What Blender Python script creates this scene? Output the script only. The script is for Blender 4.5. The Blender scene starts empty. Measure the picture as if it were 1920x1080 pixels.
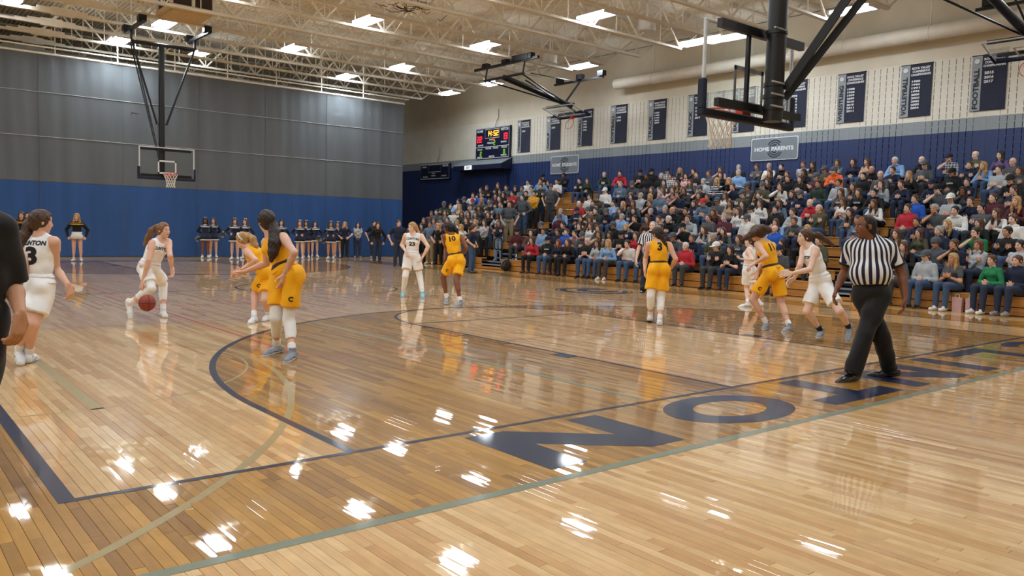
import bpy, math, random
import numpy as np
from mathutils import Vector, Matrix
from mathutils.bvhtree import BVHTree

# ---------------------------------------------------------------- camera, light, exposure
F = 0.3048                                    # everything below is authored in feet
SC = bpy.context.scene
COL = SC.collection
CAM_P = (-2.93708, -15.34508, 4.86795)
CAM_A = (0.69003, -0.07204, 0.02775)          # yaw, pitch, roll
CAM_F = 1511.126                              # focal length in pixels of a 1920 wide frame

def cam_axes():
    y, p, r = CAM_A
    f = np.array([math.sin(y)*math.cos(p), math.cos(y)*math.cos(p), math.sin(p)])
    rt = np.array([math.cos(y), -math.sin(y), 0.0]); up = np.cross(rt, f)
    c, s = math.cos(r), math.sin(r)
    return c*rt+s*up, -s*rt+c*up, f
RT, UP, FW = cam_axes()
CP = np.array(CAM_P)
def ray(u, v): return RT*(u-960)/CAM_F - UP*(v-540)/CAM_F + FW
def at_depth(u, v, d): return CP + ray(u, v)*d
def at_axis(u, v, ax, val):
    d = ray(u, v); return CP + d*((val-CP[ax])/d[ax])
def floor_at(u, v, z=0.0): return at_axis(u, v, 2, z)
def depth_of(p): return float((np.asarray(p)-CP) @ FW)
def project(p):
    q = np.asarray(p, float)-CP; d = q@FW
    return 960+CAM_F*(q@RT)/d, 540-CAM_F*(q@UP)/d

cam = bpy.data.cameras.new('camera'); cam.sensor_width = 36; cam.lens = CAM_F/1920*36
cam.clip_start = 0.05; cam.clip_end = 300
cob = bpy.data.objects.new('camera', cam); COL.objects.link(cob)
m = Matrix.Identity(4)
for i in range(3):
    m[i][0], m[i][1], m[i][2], m[i][3] = RT[i], UP[i], -FW[i], CAM_P[i]*F
cob.matrix_world = m
SC.camera = cob
SC.view_settings.view_transform = 'Standard'; SC.view_settings.look = 'None'
SC.view_settings.gamma = 1.0; SC.view_settings.use_curve_mapping = False
SC.view_settings.exposure = 1.0
LENS_EMISSION = 34.0
FILL_GLOW = 0.42  # strength of the glow strips added to brighten the ceiling, relative to the lenses
WASH = 3.0
BEYOND_EMISSION = 6.0
wd = bpy.data.worlds.new('hall_air'); SC.world = wd; wd.use_nodes = True
wd.node_tree.nodes['Background'].inputs[0].default_value = (0.5, 0.55, 0.6, 1)
wd.node_tree.nodes['Background'].inputs[1].default_value = 0.05
SC.cycles.max_bounces = 7; SC.cycles.diffuse_bounces = 4; SC.cycles.glossy_bounces = 4
SC.cycles.transparent_max_bounces = 10; SC.cycles.caustics_reflective = False; SC.cycles.caustics_refractive = False
SC.cycles.sample_clamp_indirect = 6.0

# ---------------------------------------------------------------- materials
MATS = {}
def srgb(h):
    h = h.lstrip('#'); c = [int(h[i:i+2], 16)/255 for i in (0, 2, 4)]
    return tuple(x/12.92 if x <= .04045 else ((x+.055)/1.055)**2.4 for x in c)
def mat(name, col, rough=0.6, metal=0.0, var=0.08, scale=6.0, bump=0.0, bscale=None, spec=0.4, coat=0.0, stretch=None, emit=0.0, sheen=0.0):
    if name in MATS: return MATS[name]
    if isinstance(col, str): col = srgb(col)
    m = bpy.data.materials.new(name); m.use_nodes = True
    n, l = m.node_tree.nodes, m.node_tree.links
    b = n['Principled BSDF']
    tc = n.new('ShaderNodeTexCoord'); src = tc.outputs['Object']
    if stretch:
        mp = n.new('ShaderNodeMapping'); mp.inputs['Scale'].default_value = stretch
        l.new(src, mp.inputs['Vector']); src = mp.outputs['Vector']
    no = n.new('ShaderNodeTexNoise'); no.inputs['Scale'].default_value = scale; no.inputs['Detail'].default_value = 4
    l.new(src, no.inputs['Vector'])
    rp = n.new('ShaderNodeValToRGB'); e = rp.color_ramp.elements
    e[0].position, e[1].position = .3, .7
    e[0].color = tuple(max(0, c*(1-var)) for c in col)+(1,); e[1].color = tuple(min(1, c*(1+var)) for c in col)+(1,)
    l.new(no.outputs['Fac'], rp.inputs['Fac']); l.new(rp.outputs['Color'], b.inputs['Base Color'])
    b.inputs['Roughness'].default_value = rough; b.inputs['Metallic'].default_value = metal
    b.inputs['Specular IOR Level'].default_value = spec; b.inputs['Coat Weight'].default_value = coat
    b.inputs['Sheen Weight'].default_value = sheen
    if bump:
        nb = n.new('ShaderNodeTexNoise'); nb.inputs['Scale'].default_value = bscale or scale*4
        l.new(src, nb.inputs['Vector'])
        bp = n.new('ShaderNodeBump'); bp.inputs['Strength'].default_value = bump; bp.inputs['Distance'].default_value = 0.02
        l.new(nb.outputs['Fac'], bp.inputs['Height']); l.new(bp.outputs['Normal'], b.inputs['Normal'])
    if emit:
        b.inputs['Emission Color'].default_value = tuple(col)+(1,); b.inputs['Emission Strength'].default_value = emit
    MATS[name] = m
    return m

def nd(nt, kind, **kw):
    x = nt.nodes.new(kind)
    for k, v in kw.items(): setattr(x, k, v)
    return x
def mth(nt, op, a, b=None, clamp=False):
    x = nt.nodes.new('ShaderNodeMath'); x.operation = op; x.use_clamp = clamp
    for i, s in enumerate((a, b)):
        if s is None: continue
        if isinstance(s, (int, float)): x.inputs[i].default_value = s
        else: nt.links.new(s, x.inputs[i])
    return x.outputs[0]

# ---------------------------------------------------------------- mesh building
ORG = {}                                      # origin (feet) of every root
def V3(p): return np.asarray(p, float)
class MB:
    def __init__(s): s.v = []; s.f = []; s.mi = []
    def add(s, vs, fs, mi=0):
        b = len(s.v); s.v.extend([tuple(map(float, p)) for p in vs])
        s.f.extend([tuple(b+i for i in f) for f in fs]); s.mi.extend([mi]*len(fs)); return s
    def box(s, lo, hi, mi=0):
        x0, y0, z0 = lo; x1, y1, z1 = hi
        vs = [(x0,y0,z0),(x1,y0,z0),(x1,y1,z0),(x0,y1,z0),(x0,y0,z1),(x1,y0,z1),(x1,y1,z1),(x0,y1,z1)]
        return s.add(vs, [(0,3,2,1),(4,5,6,7),(0,1,5,4),(1,2,6,5),(2,3,7,6),(3,0,4,7)], mi)
    def bevel_box(s, lo, hi, b, mi=0):
        # box with its twelve edges chamfered
        lo, hi = V3(lo), V3(hi); c = (lo+hi)/2; h = (hi-lo)/2; b = min(b, *(h*.9))
        vs = []; idx = {}
        for sx in (-1,1):
            for sy in (-1,1):
                for sz in (-1,1):
                    for ax in range(3):
                        q = h-b; q[ax] = h[ax]
                        idx[(sx,sy,sz,ax)] = len(vs); vs.append(c+q*np.array((sx,sy,sz)))
        fs = []
        for ax in range(3):
            o = [i for i in range(3) if i != ax]
            for sg in (-1,1):
                lp = []
                for a_, b_ in ((-1,-1),(1,-1),(1,1),(-1,1)):
                    k = [0,0,0]; k[ax] = sg; k[o[0]] = a_; k[o[1]] = b_; lp.append(idx[(*k, ax)])
                fs.append(lp)
        for ax in range(3):
            o = [i for i in range(3) if i != ax]
            for a_ in (-1,1):
                for b_ in (-1,1):
                    k0 = [0,0,0]; k0[o[0]] = a_; k0[o[1]] = b_; k1 = list(k0); k0[ax] = -1; k1[ax] = 1
                    fs.append([idx[(*k0, o[0])], idx[(*k1, o[0])], idx[(*k1, o[1])], idx[(*k0, o[1])]])
        for sx in (-1,1):
            for sy in (-1,1):
                for sz in (-1,1): fs.append([idx[(sx,sy,sz,a)] for a in range(3)])
        vs = np.array(vs); out = []
        for f in fs:                          # outward winding
            p = vs[f]; nrm = np.cross(p[1]-p[0], p[2]-p[0])
            out.append(f if nrm@(p.mean(0)-c) > 0 else f[::-1])
        return s.add(vs, out, mi)
    def beam(s, a, b, w, h, up=(0,0,1), mi=0):
        a, b, up = V3(a), V3(b), V3(up); d = b-a; d /= np.linalg.norm(d)
        if abs(d@up) > .99: up = np.array((1.0,0,0))
        x = np.cross(d, up); x /= np.linalg.norm(x); z = np.cross(x, d)
        vs = [p+x*sx*w/2+z*sz*h/2 for p in (a,b) for sx, sz in ((-1,-1),(1,-1),(1,1),(-1,1))]
        return s.add(vs, [(0,1,2,3),(4,7,6,5),(0,4,5,1),(1,5,6,2),(2,6,7,3),(3,7,4,0)], mi)
    def tube(s, pts, r, n=8, mi=0, closed=False, cap=True):
        pts = [V3(p) for p in pts]; k = len(pts); rr = r if hasattr(r, '__len__') else [r]*k
        rings = []; pu = None
        for i, p in enumerate(pts):
            a = pts[(i-1) % k] if (closed or i > 0) else p; b = pts[(i+1) % k] if (closed or i < k-1) else p
            d = b-a; d = d/np.linalg.norm(d)
            if pu is None:
                u = np.cross(d, (0,0,1.0));
                if np.linalg.norm(u) < .05: u = np.cross(d, (1.0,0,0))
            else: u = pu-d*(pu@d)
            u = u/np.linalg.norm(u); w = np.cross(d, u); pu = u
            rings.append([p+rr[i]*(u*math.cos(t)+w*math.sin(t)) for t in np.linspace(0, 2*math.pi, n, endpoint=False)])
        vs = [q for rg in rings for q in rg]; fs = []
        for i in range(k if closed else k-1):
            j = (i+1) % k
            for t in range(n): fs.append((i*n+t, i*n+(t+1) % n, j*n+(t+1) % n, j*n+t))
        if cap and not closed: fs += [tuple(range(n))[::-1], tuple((k-1)*n+t for t in range(n))]
        return s.add(vs, fs, mi)
    def lathe(s, prof, c=(0,0,0), axis=(0,0,1), n=16, mi=0):
        axis = V3(axis)/np.linalg.norm(axis); u = np.cross(axis, (0,1.0,0))
        if np.linalg.norm(u) < .05: u = np.cross(axis, (1.0,0,0))
        u /= np.linalg.norm(u); w = np.cross(axis, u); c = V3(c)
        vs = [c+axis*z+r*(u*math.cos(t)+w*math.sin(t)) for r, z in prof for t in np.linspace(0, 2*math.pi, n, endpoint=False)]
        fs = [(i*n+t, i*n+(t+1) % n, (i+1)*n+(t+1) % n, (i+1)*n+t) for i in range(len(prof)-1) for t in range(n)]
        fs += [tuple(range(n))[::-1], tuple((len(prof)-1)*n+t for t in range(n))]
        return s.add(vs, fs, mi)
    def prism(s, poly, fn, d0, d1, mi=0):
        # poly: 2D outline (ccw); fn(x, y, d) -> 3D
        n = len(poly); vs = [fn(x, y, d) for d in (d0, d1) for x, y in poly]
        fs = [tuple(range(n))[::-1], tuple(range(n, 2*n))]+[(i, (i+1) % n, n+(i+1) % n, n+i) for i in range(n)]
        return s.add(vs, fs, mi)
    def flat(s, vf, fn, mi=0):
        return s.add([fn(x, y) for x, y in vf[0]], vf[1], mi)
    def mesh(s, name, mats, org=(0,0,0), smooth=False):
        me = bpy.data.meshes.new(name); o = V3(org)
        me.from_pydata([tuple((V3(p)-o)*F) for p in s.v], [], s.f)
        for m_ in (mats if isinstance(mats, (list, tuple)) else [mats]): me.materials.append(m_)
        if any(s.mi): me.polygons.foreach_set('material_index', s.mi)
        if smooth: me.polygons.foreach_set('use_smooth', [True]*len(s.f))
        me.update(); return me
    def build(s, name, mats, parent=None, org=None, smooth=False, sharp=None):
        if org is None: org = ORG[parent.name] if parent is not None else (0,0,0)
        me = s.mesh(name, mats, org, smooth)
        if sharp: me.set_sharp_from_angle(angle=math.radians(sharp))
        return place(name, me, parent, org)
def place(name, me, parent=None, org=(0,0,0), rotz=0.0, scale=1.0):
    o = bpy.data.objects.new(name, me); COL.objects.link(o); ORG[o.name] = tuple(org)
    if parent is not None:
        o.parent = parent; po = ORG[parent.name]; o.location = [(a-b)*F for a, b in zip(org, po)]
    else: o.location = [a*F for a in org]
    o.rotation_euler = (0, 0, rotz); o.scale = (scale,)*3
    return o
def tag(o, label=None, cat=None, group=None, kind=None):
    if label: o['label'] = label
    if cat: o['category'] = cat
    if group: o['group'] = group
    if kind: o['kind'] = kind
    return o
def thing(name, label, cat, org, group=None):
    return tag(place(name, None, None, org), label, cat, group)
def rnd_path(pts, r, n=4):
    # round the corners of a polyline
    pts = [V3(p) for p in pts]; out = [pts[0]]
    for a, b, c in zip(pts, pts[1:], pts[2:]):
        u = (a-b)/np.linalg.norm(a-b); w = (c-b)/np.linalg.norm(c-b)
        p, q = b+u*r, b+w*r
        for t in np.linspace(0, 1, n+1): out.append((1-t)**2*p+2*t*(1-t)*b+t*t*q)
    return out+[pts[-1]]

_TXT = {}
def text2d(s, bold=0.02, wide=None):
    # outline of a word: cap height 1, x from 0 to its width (or to wide)
    k = (s, bold)
    if k not in _TXT:
        cu = bpy.data.curves.new('word', 'FONT'); cu.body = s; cu.size = 1.0; cu.offset = bold; cu.fill_mode = 'FRONT'; cu.resolution_u = 3
        ob = bpy.data.objects.new('word', cu); COL.objects.link(ob)
        dg = bpy.context.evaluated_depsgraph_get()
        me = bpy.data.meshes.new_from_object(ob.evaluated_get(dg))
        v = np.array([(q.co.x, q.co.y) for q in me.vertices]); f = [tuple(p.vertices) for p in me.polygons]
        bpy.data.objects.remove(ob); bpy.data.curves.remove(cu); bpy.data.meshes.remove(me)
        lo, hi = v.min(0), v.max(0); v = (v-lo)/(hi[1]-lo[1])
        _TXT[k] = (v, f)
    v, f = _TXT[k]; v = v.copy()
    if wide: v[:, 0] *= wide/v[:, 0].max()
    return v, f
def text_fit(mb, s, fn, cx, cy, w, h, mi=0, bold=0.03):
    # a word of width w and height h centred on (cx, cy) of the plane that fn maps
    v, f = text2d(s, bold); v = v*np.array([w/v[:, 0].max(), h])+np.array([cx-w/2, cy-h/2])
    return mb.flat((v, f), fn, mi)
# ================================================================ the hall: floor
random.seed(4); RNG = np.random.default_rng(7)
COURT_W, COURT_L = 50.0, 84.0
XW = 83.0                                     # wall behind the bleachers
YC = 97.0                                     # divider curtain
ZJ, ZD = 26.3, 30.6                           # joist bottom chord, roof deck

def wood_floor(name, tone_attr):
    m = bpy.data.materials.new(name); m.use_nodes = True; nt = m.node_tree; L = nt.links.new
    b = nt.nodes['Principled BSDF']
    g = nd(nt, 'ShaderNodeNewGeometry'); sx = nd(nt, 'ShaderNodeSeparateXYZ'); L(g.outputs['Position'], sx.inputs[0])
    x = mth(nt, 'MULTIPLY', sx.outputs[0], 1/F); y = mth(nt, 'MULTIPLY', sx.outputs[1], 1/F)
    ym = mth(nt, 'SUBTRACT', 42.0, mth(nt, 'ABSOLUTE', mth(nt, 'SUBTRACT', y, 42.0)))
    ax = mth(nt, 'ABSOLUTE', mth(nt, 'SUBTRACT', x, 25.0))
    def lt(a, c): return mth(nt, 'LESS_THAN', a, c)
    def gt(a, c): return mth(nt, 'GREATER_THAN', a, c)
    def mul(a, c): return mth(nt, 'MULTIPLY', a, c)
    def mx(a, c): return mth(nt, 'MAXIMUM', a, c)
    def dist(dy): 
        d = mth(nt, 'SUBTRACT', ym, dy)
        return mth(nt, 'SQRT', mth(nt, 'ADD', mul(ax, ax), mul(d, d)))
    court = mul(lt(ax, 25.0), gt(ym, 0.0))
    three = mx(lt(dist(5.25), 19.75), mul(lt(ax, 19.75), lt(ym, 5.25)))
    lane = mx(mul(lt(ax, 6.0), lt(ym, 19.0)), lt(dist(19.0), 6.0))
    stain_in = mul(mul(court, three), mth(nt, 'SUBTRACT', 1.0, lane))
    apron = mul(mth(nt, 'SUBTRACT', 1.0, court), mul(gt(ym, -4.0), lt(ax, 29.0)))
    stain = mx(stain_in, apron)
    if tone_attr:
        at = nd(nt, 'ShaderNodeAttribute'); at.attribute_name = 'tone'; tone = at.outputs['Fac']
    else:
        oi = nd(nt, 'ShaderNodeObjectInfo'); tone = oi.outputs['Random']
    mp = nd(nt, 'ShaderNodeMapping'); mp.inputs['Scale'].default_value = (60, 2.2, 1)
    off = nd(nt, 'ShaderNodeCombineXYZ'); L(mul(tone, 37.0), off.inputs[0]); L(mul(tone, 91.0), off.inputs[1])
    va = nd(nt, 'ShaderNodeVectorMath'); va.operation = 'ADD'; L(g.outputs['Position'], va.inputs[0]); L(off.outputs[0], va.inputs[1])
    L(va.outputs[0], mp.inputs['Vector'])
    gr = nd(nt, 'ShaderNodeTexNoise'); gr.inputs['Scale'].default_value = 1.0; gr.inputs['Detail'].default_value = 6; L(mp.outputs[0], gr.inputs['Vector'])
    big = nd(nt, 'ShaderNodeTexNoise'); big.inputs['Scale'].default_value = 7.0; big.inputs['Detail'].default_value = 3; L(va.outputs[0], big.inputs['Vector'])
    rp = nd(nt, 'ShaderNodeValToRGB'); e = rp.color_ramp.elements
    e[0].position = 0.0; e[0].color = srgb('#c08f55')+(1,)
    e[1].position = 1.0; e[1].color = srgb('#e2bd87')+(1,)
    for p_, c_ in ((.2, '#cb9c61'), (.45, '#d4a96f'), (.7, '#dbb37b')): el = e.new(p_); el.color = srgb(c_)+(1,)
    L(tone, rp.inputs['Fac'])
    rs = nd(nt, 'ShaderNodeValToRGB'); e = rs.color_ramp.elements
    e[0].position = 0.0; e[0].color = srgb('#8a5c18')+(1,)
    e[1].position = 1.0; e[1].color = srgb('#c08c36')+(1,)
    for p_, c_ in ((.2, '#9a6b20'), (.5, '#a87727'), (.8, '#b4822f')): el = e.new(p_); el.color = srgb(c_)+(1,)
    L(tone, rs.inputs['Fac'])
    mixc = nd(nt, 'ShaderNodeMix'); mixc.data_type = 'RGBA'; L(stain, mixc.inputs[0]); L(rp.outputs[0], mixc.inputs[6]); L(rs.outputs[0], mixc.inputs[7])
    gv = mth(nt, 'ADD', mul(gr.outputs['Fac'], 0.42), mth(nt, 'ADD', mul(big.outputs['Fac'], 0.42), 0.58))
    mm = nd(nt, 'ShaderNodeMix'); mm.data_type = 'RGBA'; mm.blend_type = 'MULTIPLY'; mm.inputs[0].default_value = 1.0
    cc = nd(nt, 'ShaderNodeCombineColor'); [L(gv, cc.inputs[i]) for i in range(3)]
    L(mixc.outputs[2], mm.inputs[6]); L(cc.outputs[0], mm.inputs[7]); L(mm.outputs[2], b.inputs['Base Color'])
    b.inputs['Roughness'].default_value = 0.45; b.inputs['Specular IOR Level'].default_value = 0.25
    b.inputs['Coat Weight'].default_value = 1.0; b.inputs['Coat Roughness'].default_value = 0.028; b.inputs['Coat IOR'].default_value = 1.46
    mb_ = nd(nt, 'ShaderNodeMapping'); mb_.inputs['Scale'].default_value = (9, 1.2, 1); L(va.outputs[0], mb_.inputs['Vector'])
    nb = nd(nt, 'ShaderNodeTexNoise'); nb.inputs['Scale'].default_value = 1.0; nb.inputs['Detail'].default_value = 2; L(mb_.outputs[0], nb.inputs['Vector'])
    bp = nd(nt, 'ShaderNodeBump'); bp.inputs['Strength'].default_value = 0.16; bp.inputs['Distance'].default_value = 0.004
    L(nb.outputs['Fac'], bp.inputs['Height']); L(bp.outputs['Normal'], b.inputs['Coat Normal'])
    return m
M_PLANK = wood_floor('maple_planks', False); M_FIELD = wood_floor('maple_plank_field', True)
def gloss_paint(name, col):
    m = mat(name, col, 0.4, var=0.06, scale=8); b = m.node_tree.nodes['Principled BSDF']
    b.inputs['Coat Weight'].default_value = .5; b.inputs['Coat Roughness'].default_value = 0.06; b.inputs['Coat IOR'].default_value = 1.3; b.inputs['Specular IOR Level'].default_value = .15
    return m
P_NAVY = gloss_paint('navy_floor_paint', '#0b1838'); P_TEAL = gloss_paint('grey_green_floor_paint', '#78806c')
P_RED = gloss_paint('red_floor_paint', '#b23a2c'); P_OLIVE = gloss_paint('olive_floor_paint', '#a08c5e'); P_OLIVE2 = gloss_paint('brown_line_paint', '#7d6a4a')

fl_ = MB().box((-48, -32, -.6), (XW, 150, -.02)); floor = fl_.build('floor', mat('floor_base', '#8a6a40', .5, var=.15)); tag(floor, 'glossy maple gymnasium floor with painted court lines', kind='structure')
PW = 0.1875
boards = []
x = -9.0
while x < 60.0:
    y = -15.0-RNG.uniform(0, 4)
    while y < YC+1:
        ln = float(RNG.choice([1.5, 2.0, 2.5, 3.0, 4.0, 5.0, 6.5]))
        boards.append((x, y, ln)); y += ln
    x += PW
def seen_area(bx, by, ln):
    c = np.array((bx+PW/2, by+ln/2, 0)); d = depth_of(c)
    if d < 2: return 0
    u, v = project(c)
    if not (0 < u < 1920 and 0 < v < 1080): return 0
    return PW*ln*CAM_P[2]/d**3
ar = np.array([seen_area(*q) for q in boards]); big300 = set(np.argsort(-ar)[:300].tolist())
GAP, TH = 0.0028, 0.03
plank_mesh = {}
fv, ff, tone = [], [], []
for i, (bx, by, ln) in enumerate(boards):
    tilt = RNG.normal(0, 0.0058); pt = RNG.normal(0, .0006)
    if i in big300:
        if ln not in plank_mesh:
            hw = PW/2-GAP; hl = ln/2-GAP
            plank_mesh[ln] = MB().bevel_box((-hw, -hl, -TH), (hw, hl, 0), .002).mesh('plank', M_PLANK)
        o = bpy.data.objects.new('plank', plank_mesh[ln]); COL.objects.link(o); o.parent = floor
        o.location = ((bx+PW/2)*F, (by+ln/2)*F, 0); o.rotation_euler = (pt, tilt, 0)
    else:
        x0, x1, y0, y1 = bx+GAP, bx+PW-GAP, by+GAP, by+ln-GAP; dz = tilt*PW/2; b0 = len(fv)
        fv += [(x0,y0,dz),(x1,y0,-dz),(x1,y1,-dz),(x0,y1,dz),(x0,y0,-TH),(x1,y0,-TH),(x1,y1,-TH),(x0,y1,-TH)]
        ff += [(b0,b0+1,b0+2,b0+3),(b0,b0+4,b0+5,b0+1),(b0+1,b0+5,b0+6,b0+2),(b0+2,b0+6,b0+7,b0+3),(b0+3,b0+7,b0+4,b0)]
        tone += [RNG.uniform()]*5
me = bpy.data.meshes.new('plank_field'); me.from_pydata((np.array(fv)*F).tolist(), [], ff); me.materials.append(M_FIELD)
at_ = me.attributes.new('tone', 'FLOAT', 'FACE'); at_.data.foreach_set('value', np.array(tone, np.float32))
o = place('plank_field', me, floor); o['kind'] = 'stuff'

ZL = 0.005
def strip(pts, w, closed=False):
    pts = np.array(pts, float); n = len(pts); v, f = [], []
    for i in range(n):
        a = pts[i-1] if (closed or i > 0) else pts[i]; b = pts[(i+1) % n] if (closed or i < n-1) else pts[i]
        d = (b-a)/np.linalg.norm(b-a); nn = np.array((-d[1], d[0]))*w/2
        v += [tuple(pts[i]+nn), tuple(pts[i]-nn)]
    for i in range(n if closed else n-1):
        j = (i+1) % n; f.append((2*i, 2*i+1, 2*j+1, 2*j))
    return v, f
def arc(cx, cy, r, a0, a1, n=64): return [(cx+r*math.cos(t), cy+r*math.sin(t)) for t in np.linspace(math.radians(a0), math.radians(a1), n)]
_lk = [0]
def line(mb, pts, w=1/6, closed=False): return mb.flat(strip(pts, w, closed), lambda a, b: (a, b, ZL))
def end_marks(s):
    # one end of the court: three point line, lane, circle; s maps distance from the baseline to y
    mb = MB(); r = 19.75-1/12
    line(mb, [(25-r, s(0)), (25-r, s(5.25))], .21); line(mb, [(25+r, s(0)), (25+r, s(5.25))], .21)
    line(mb, [(x_, s(y_)) for x_, y_ in arc(25, 5.25, r, 0, 180, 90)], .21)
    three = mb; mb = MB()
    for k in (19, 31): line(mb, [(k, s(0)), (k, s(19))])
    line(mb, [(x_, s(y_)) for x_, y_ in arc(25, 19, 6, 0, 180, 60)]); line(mb, [(19, s(19)), (31, s(19))])
    for k, sg in ((19, -1), (31, 1)):
        line(mb, [(k+sg*.35, s(7)), (k+sg*.35, s(8))], .62)
        for q in (11.2, 14.3, 17.4): line(mb, [(k, s(q)), (k+sg*.6, s(q))])
    return three, mb
LINES = []
mb = MB(); w = 1/6
line(mb, [(0, -w/2), (50, -w/2)]); line(mb, [(-.14, -w), (-.14, 84)], .28); line(mb, [(50+w/2, -w), (50+w/2, 84)], w); line(mb, [(0, 84+w/2), (50, 84+w/2)])
LINES.append(mb.build('boundary_line', P_NAVY, floor))
for s in (lambda q: q, lambda q: 84-q):
    t3, ln_ = end_marks(s); LINES.append(t3.build('three_point_line', P_NAVY, floor)); LINES.append(ln_.build('lane_line', P_NAVY, floor))
mb = MB(); line(mb, [(0, 42), (50, 42)]); line(mb, arc(25, 42, 6, 0, 360)[:-1], w, True); LINES.append(mb.build('centre_line', P_NAVY, floor))
ZL = 0.004
mb = MB(); line(mb, [(-9, -4), (60, -4)], .25); line(mb, [(15, .2), (15, 22)], .2); line(mb, [(35, .2), (35, 22)], .13); LINES.append(mb.build('apron_line', P_TEAL, floor))
mb = MB(); line(mb, [(10, 12), (40, 12), (40, 72), (10, 72)], .15, True); line(mb, [(10, 32.5), (40, 32.5)], .13); line(mb, [(10, 52), (40, 52)], .13); line(mb, [(10.6, 10.8), (11.0, 10.8)], .15)
LINES.append(mb.build('volleyball_line', P_RED, floor))
ZL = 0.003
mb = MB(); line(mb, arc(-12.78, 14.12, 21.08, -66, 70), .19); line(mb, arc(1.3, 13.63, 6.59, -100, 100), .09); line(mb, [(1.9, 7.0), (1.9, 20)], .3)
LINES.append(mb.build('cross_court_line', P_OLIVE, floor))
mb = MB(); line(mb, [(-2, 24.4), (50, 24.4)], .1); line(mb, [(3, 28.5), (50, 28.5)], .08); line(mb, [(33, 0.2), (33, 30)], .08); LINES.append(mb.build('badminton_line', P_OLIVE2, floor))

# baseline lettering, reads from the court: up is -y, right is -x
def letter_polys():
    t = .95                                   # stroke
    L_ = {}
    L_['C'] = None
    L_['L'] = [[(0,0),(4.1,0),(4.1,.75),(1.05,.75),(1.05,3),(0,3)]]
    L_['I'] = [[(0,0),(1.15,0),(1.15,3),(0,3)]]
    L_['N'] = [[(0,0),(1.05,0),(1.05,1.75),(3.15,0),(4.3,0),(4.3,3),(3.25,3),(3.25,1.3),(1.15,3),(0,3)]]
    L_['T'] = [[(1.5,0),(2.65,0),(2.65,2.2),(4.25,2.2),(4.25,3),(0,3),(0,2.2),(1.5,2.2)]]
    return L_
GL = letter_polys()
def put_letter(ch, xr):
    # xr: x of the letter's left side as read from the court (its largest x)
    mb = MB(); fn = lambda a, b: (xr-a, -.45-b, .0045)
    if ch in 'OC':
        a0, a1 = (0, 360) if ch == 'O' else (38, 322)
        n = 48; th = np.radians(np.linspace(a0, a1, n+1))
        out = [(2.3+2.3*math.cos(t), 1.5+1.5*math.sin(t)) for t in th]; inn = [(2.3+1.3*math.cos(t), 1.5+.82*math.sin(t)) for t in th]
        mb.flat((out+inn, [(i, i+1, n+2+i, n+1+i) for i in range(n)]), fn)
    else:
        for p in GL[ch]: mb.flat((p, [tuple(range(len(p)))]), fn)
    return mb.build('painted_letter', P_NAVY, floor)
for ch, xr in (('C', 43.2), ('L', 37.2), ('I', 31.7), ('N', 28.9), ('T', 23.6), ('O', 18.55), ('N', 12.35)): put_letter(ch, xr)
# floor emblem by the far lane
ec = np.array((44.9, 31.9)); mb = MB(); ZL = .005
line(mb, [tuple(ec+np.array((3.15*math.cos(t), 3.15*math.sin(t)))) for t in np.linspace(0, 2*math.pi, 48, endpoint=False)], .16, True)
line(mb, [tuple(ec+np.array((2.6*math.cos(t), 2.6*math.sin(t)))) for t in np.linspace(.6, 5.7, 40)], .5)
line(mb, [tuple(ec+np.array((1.3*math.cos(t)+.4, 1.3*math.sin(t)))) for t in np.linspace(.2, 5.9, 30)], .9)
LINES.append(mb.build('floor_emblem', P_NAVY, floor))
for o in LINES: o.location.z = 0

# ================================================================ walls
M_CREAM = mat('cream_wall_paint', '#dcd3bf', .75, var=.04, scale=1.5, bump=.12, bscale=30)
M_CREAM_B = mat('cream_block_paint', '#e2ddcf', .7, var=.04, scale=2, bump=.2, bscale=25)
M_GREY_B = mat('grey_block_paint', '#8f979b', .6, var=.05, scale=2, bump=.2, bscale=25)
M_NAVY_B = mat('navy_block_paint', '#1f3262', .45, var=.08, scale=2, bump=.2, bscale=25, spec=.5)
M_SLOT = mat('dark_slot', '#26282c', .9, var=.2)
mb = MB(); mb.box((XW+.12, -32, 0), (XW+.8, 150, ZD)); wall_right = mb.build('wall_right', M_SLOT); tag(wall_right, kind='structure')
mb = MB(); mb.box((XW, -32, 23.2), (XW+.13, 150, ZD)); mb.box((XW, -32, 17.18), (XW+.13, 8, 23.2)); mb.build('upper_wall_face', M_CREAM, wall_right)
mb = MB(); mb.box((XW, -32, 0), (XW+.13, 150, 9.85)); mb.box((XW, -32, 9.85), (XW+.13, 8, 17.18)); mb.build('lower_wall_face', M_NAVY_B, wall_right)
mb = MB(); mb.box((-48.8, -32, 0), (-48, 150, ZD)); tag(mb.build('wall_left', M_CREAM), kind='structure')
mb = MB(); mb.box((-48, -32.8, 0), (XW, -32, ZD)); tag(mb.build('wall_near', M_CREAM), kind='structure')
mb = MB(); mb.box((-48, 150, 0), (XW, 150.8, ZD)); tag(mb.build('wall_far', mat('taupe_wall_paint', '#8d8474', .8)), kind='structure')

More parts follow.
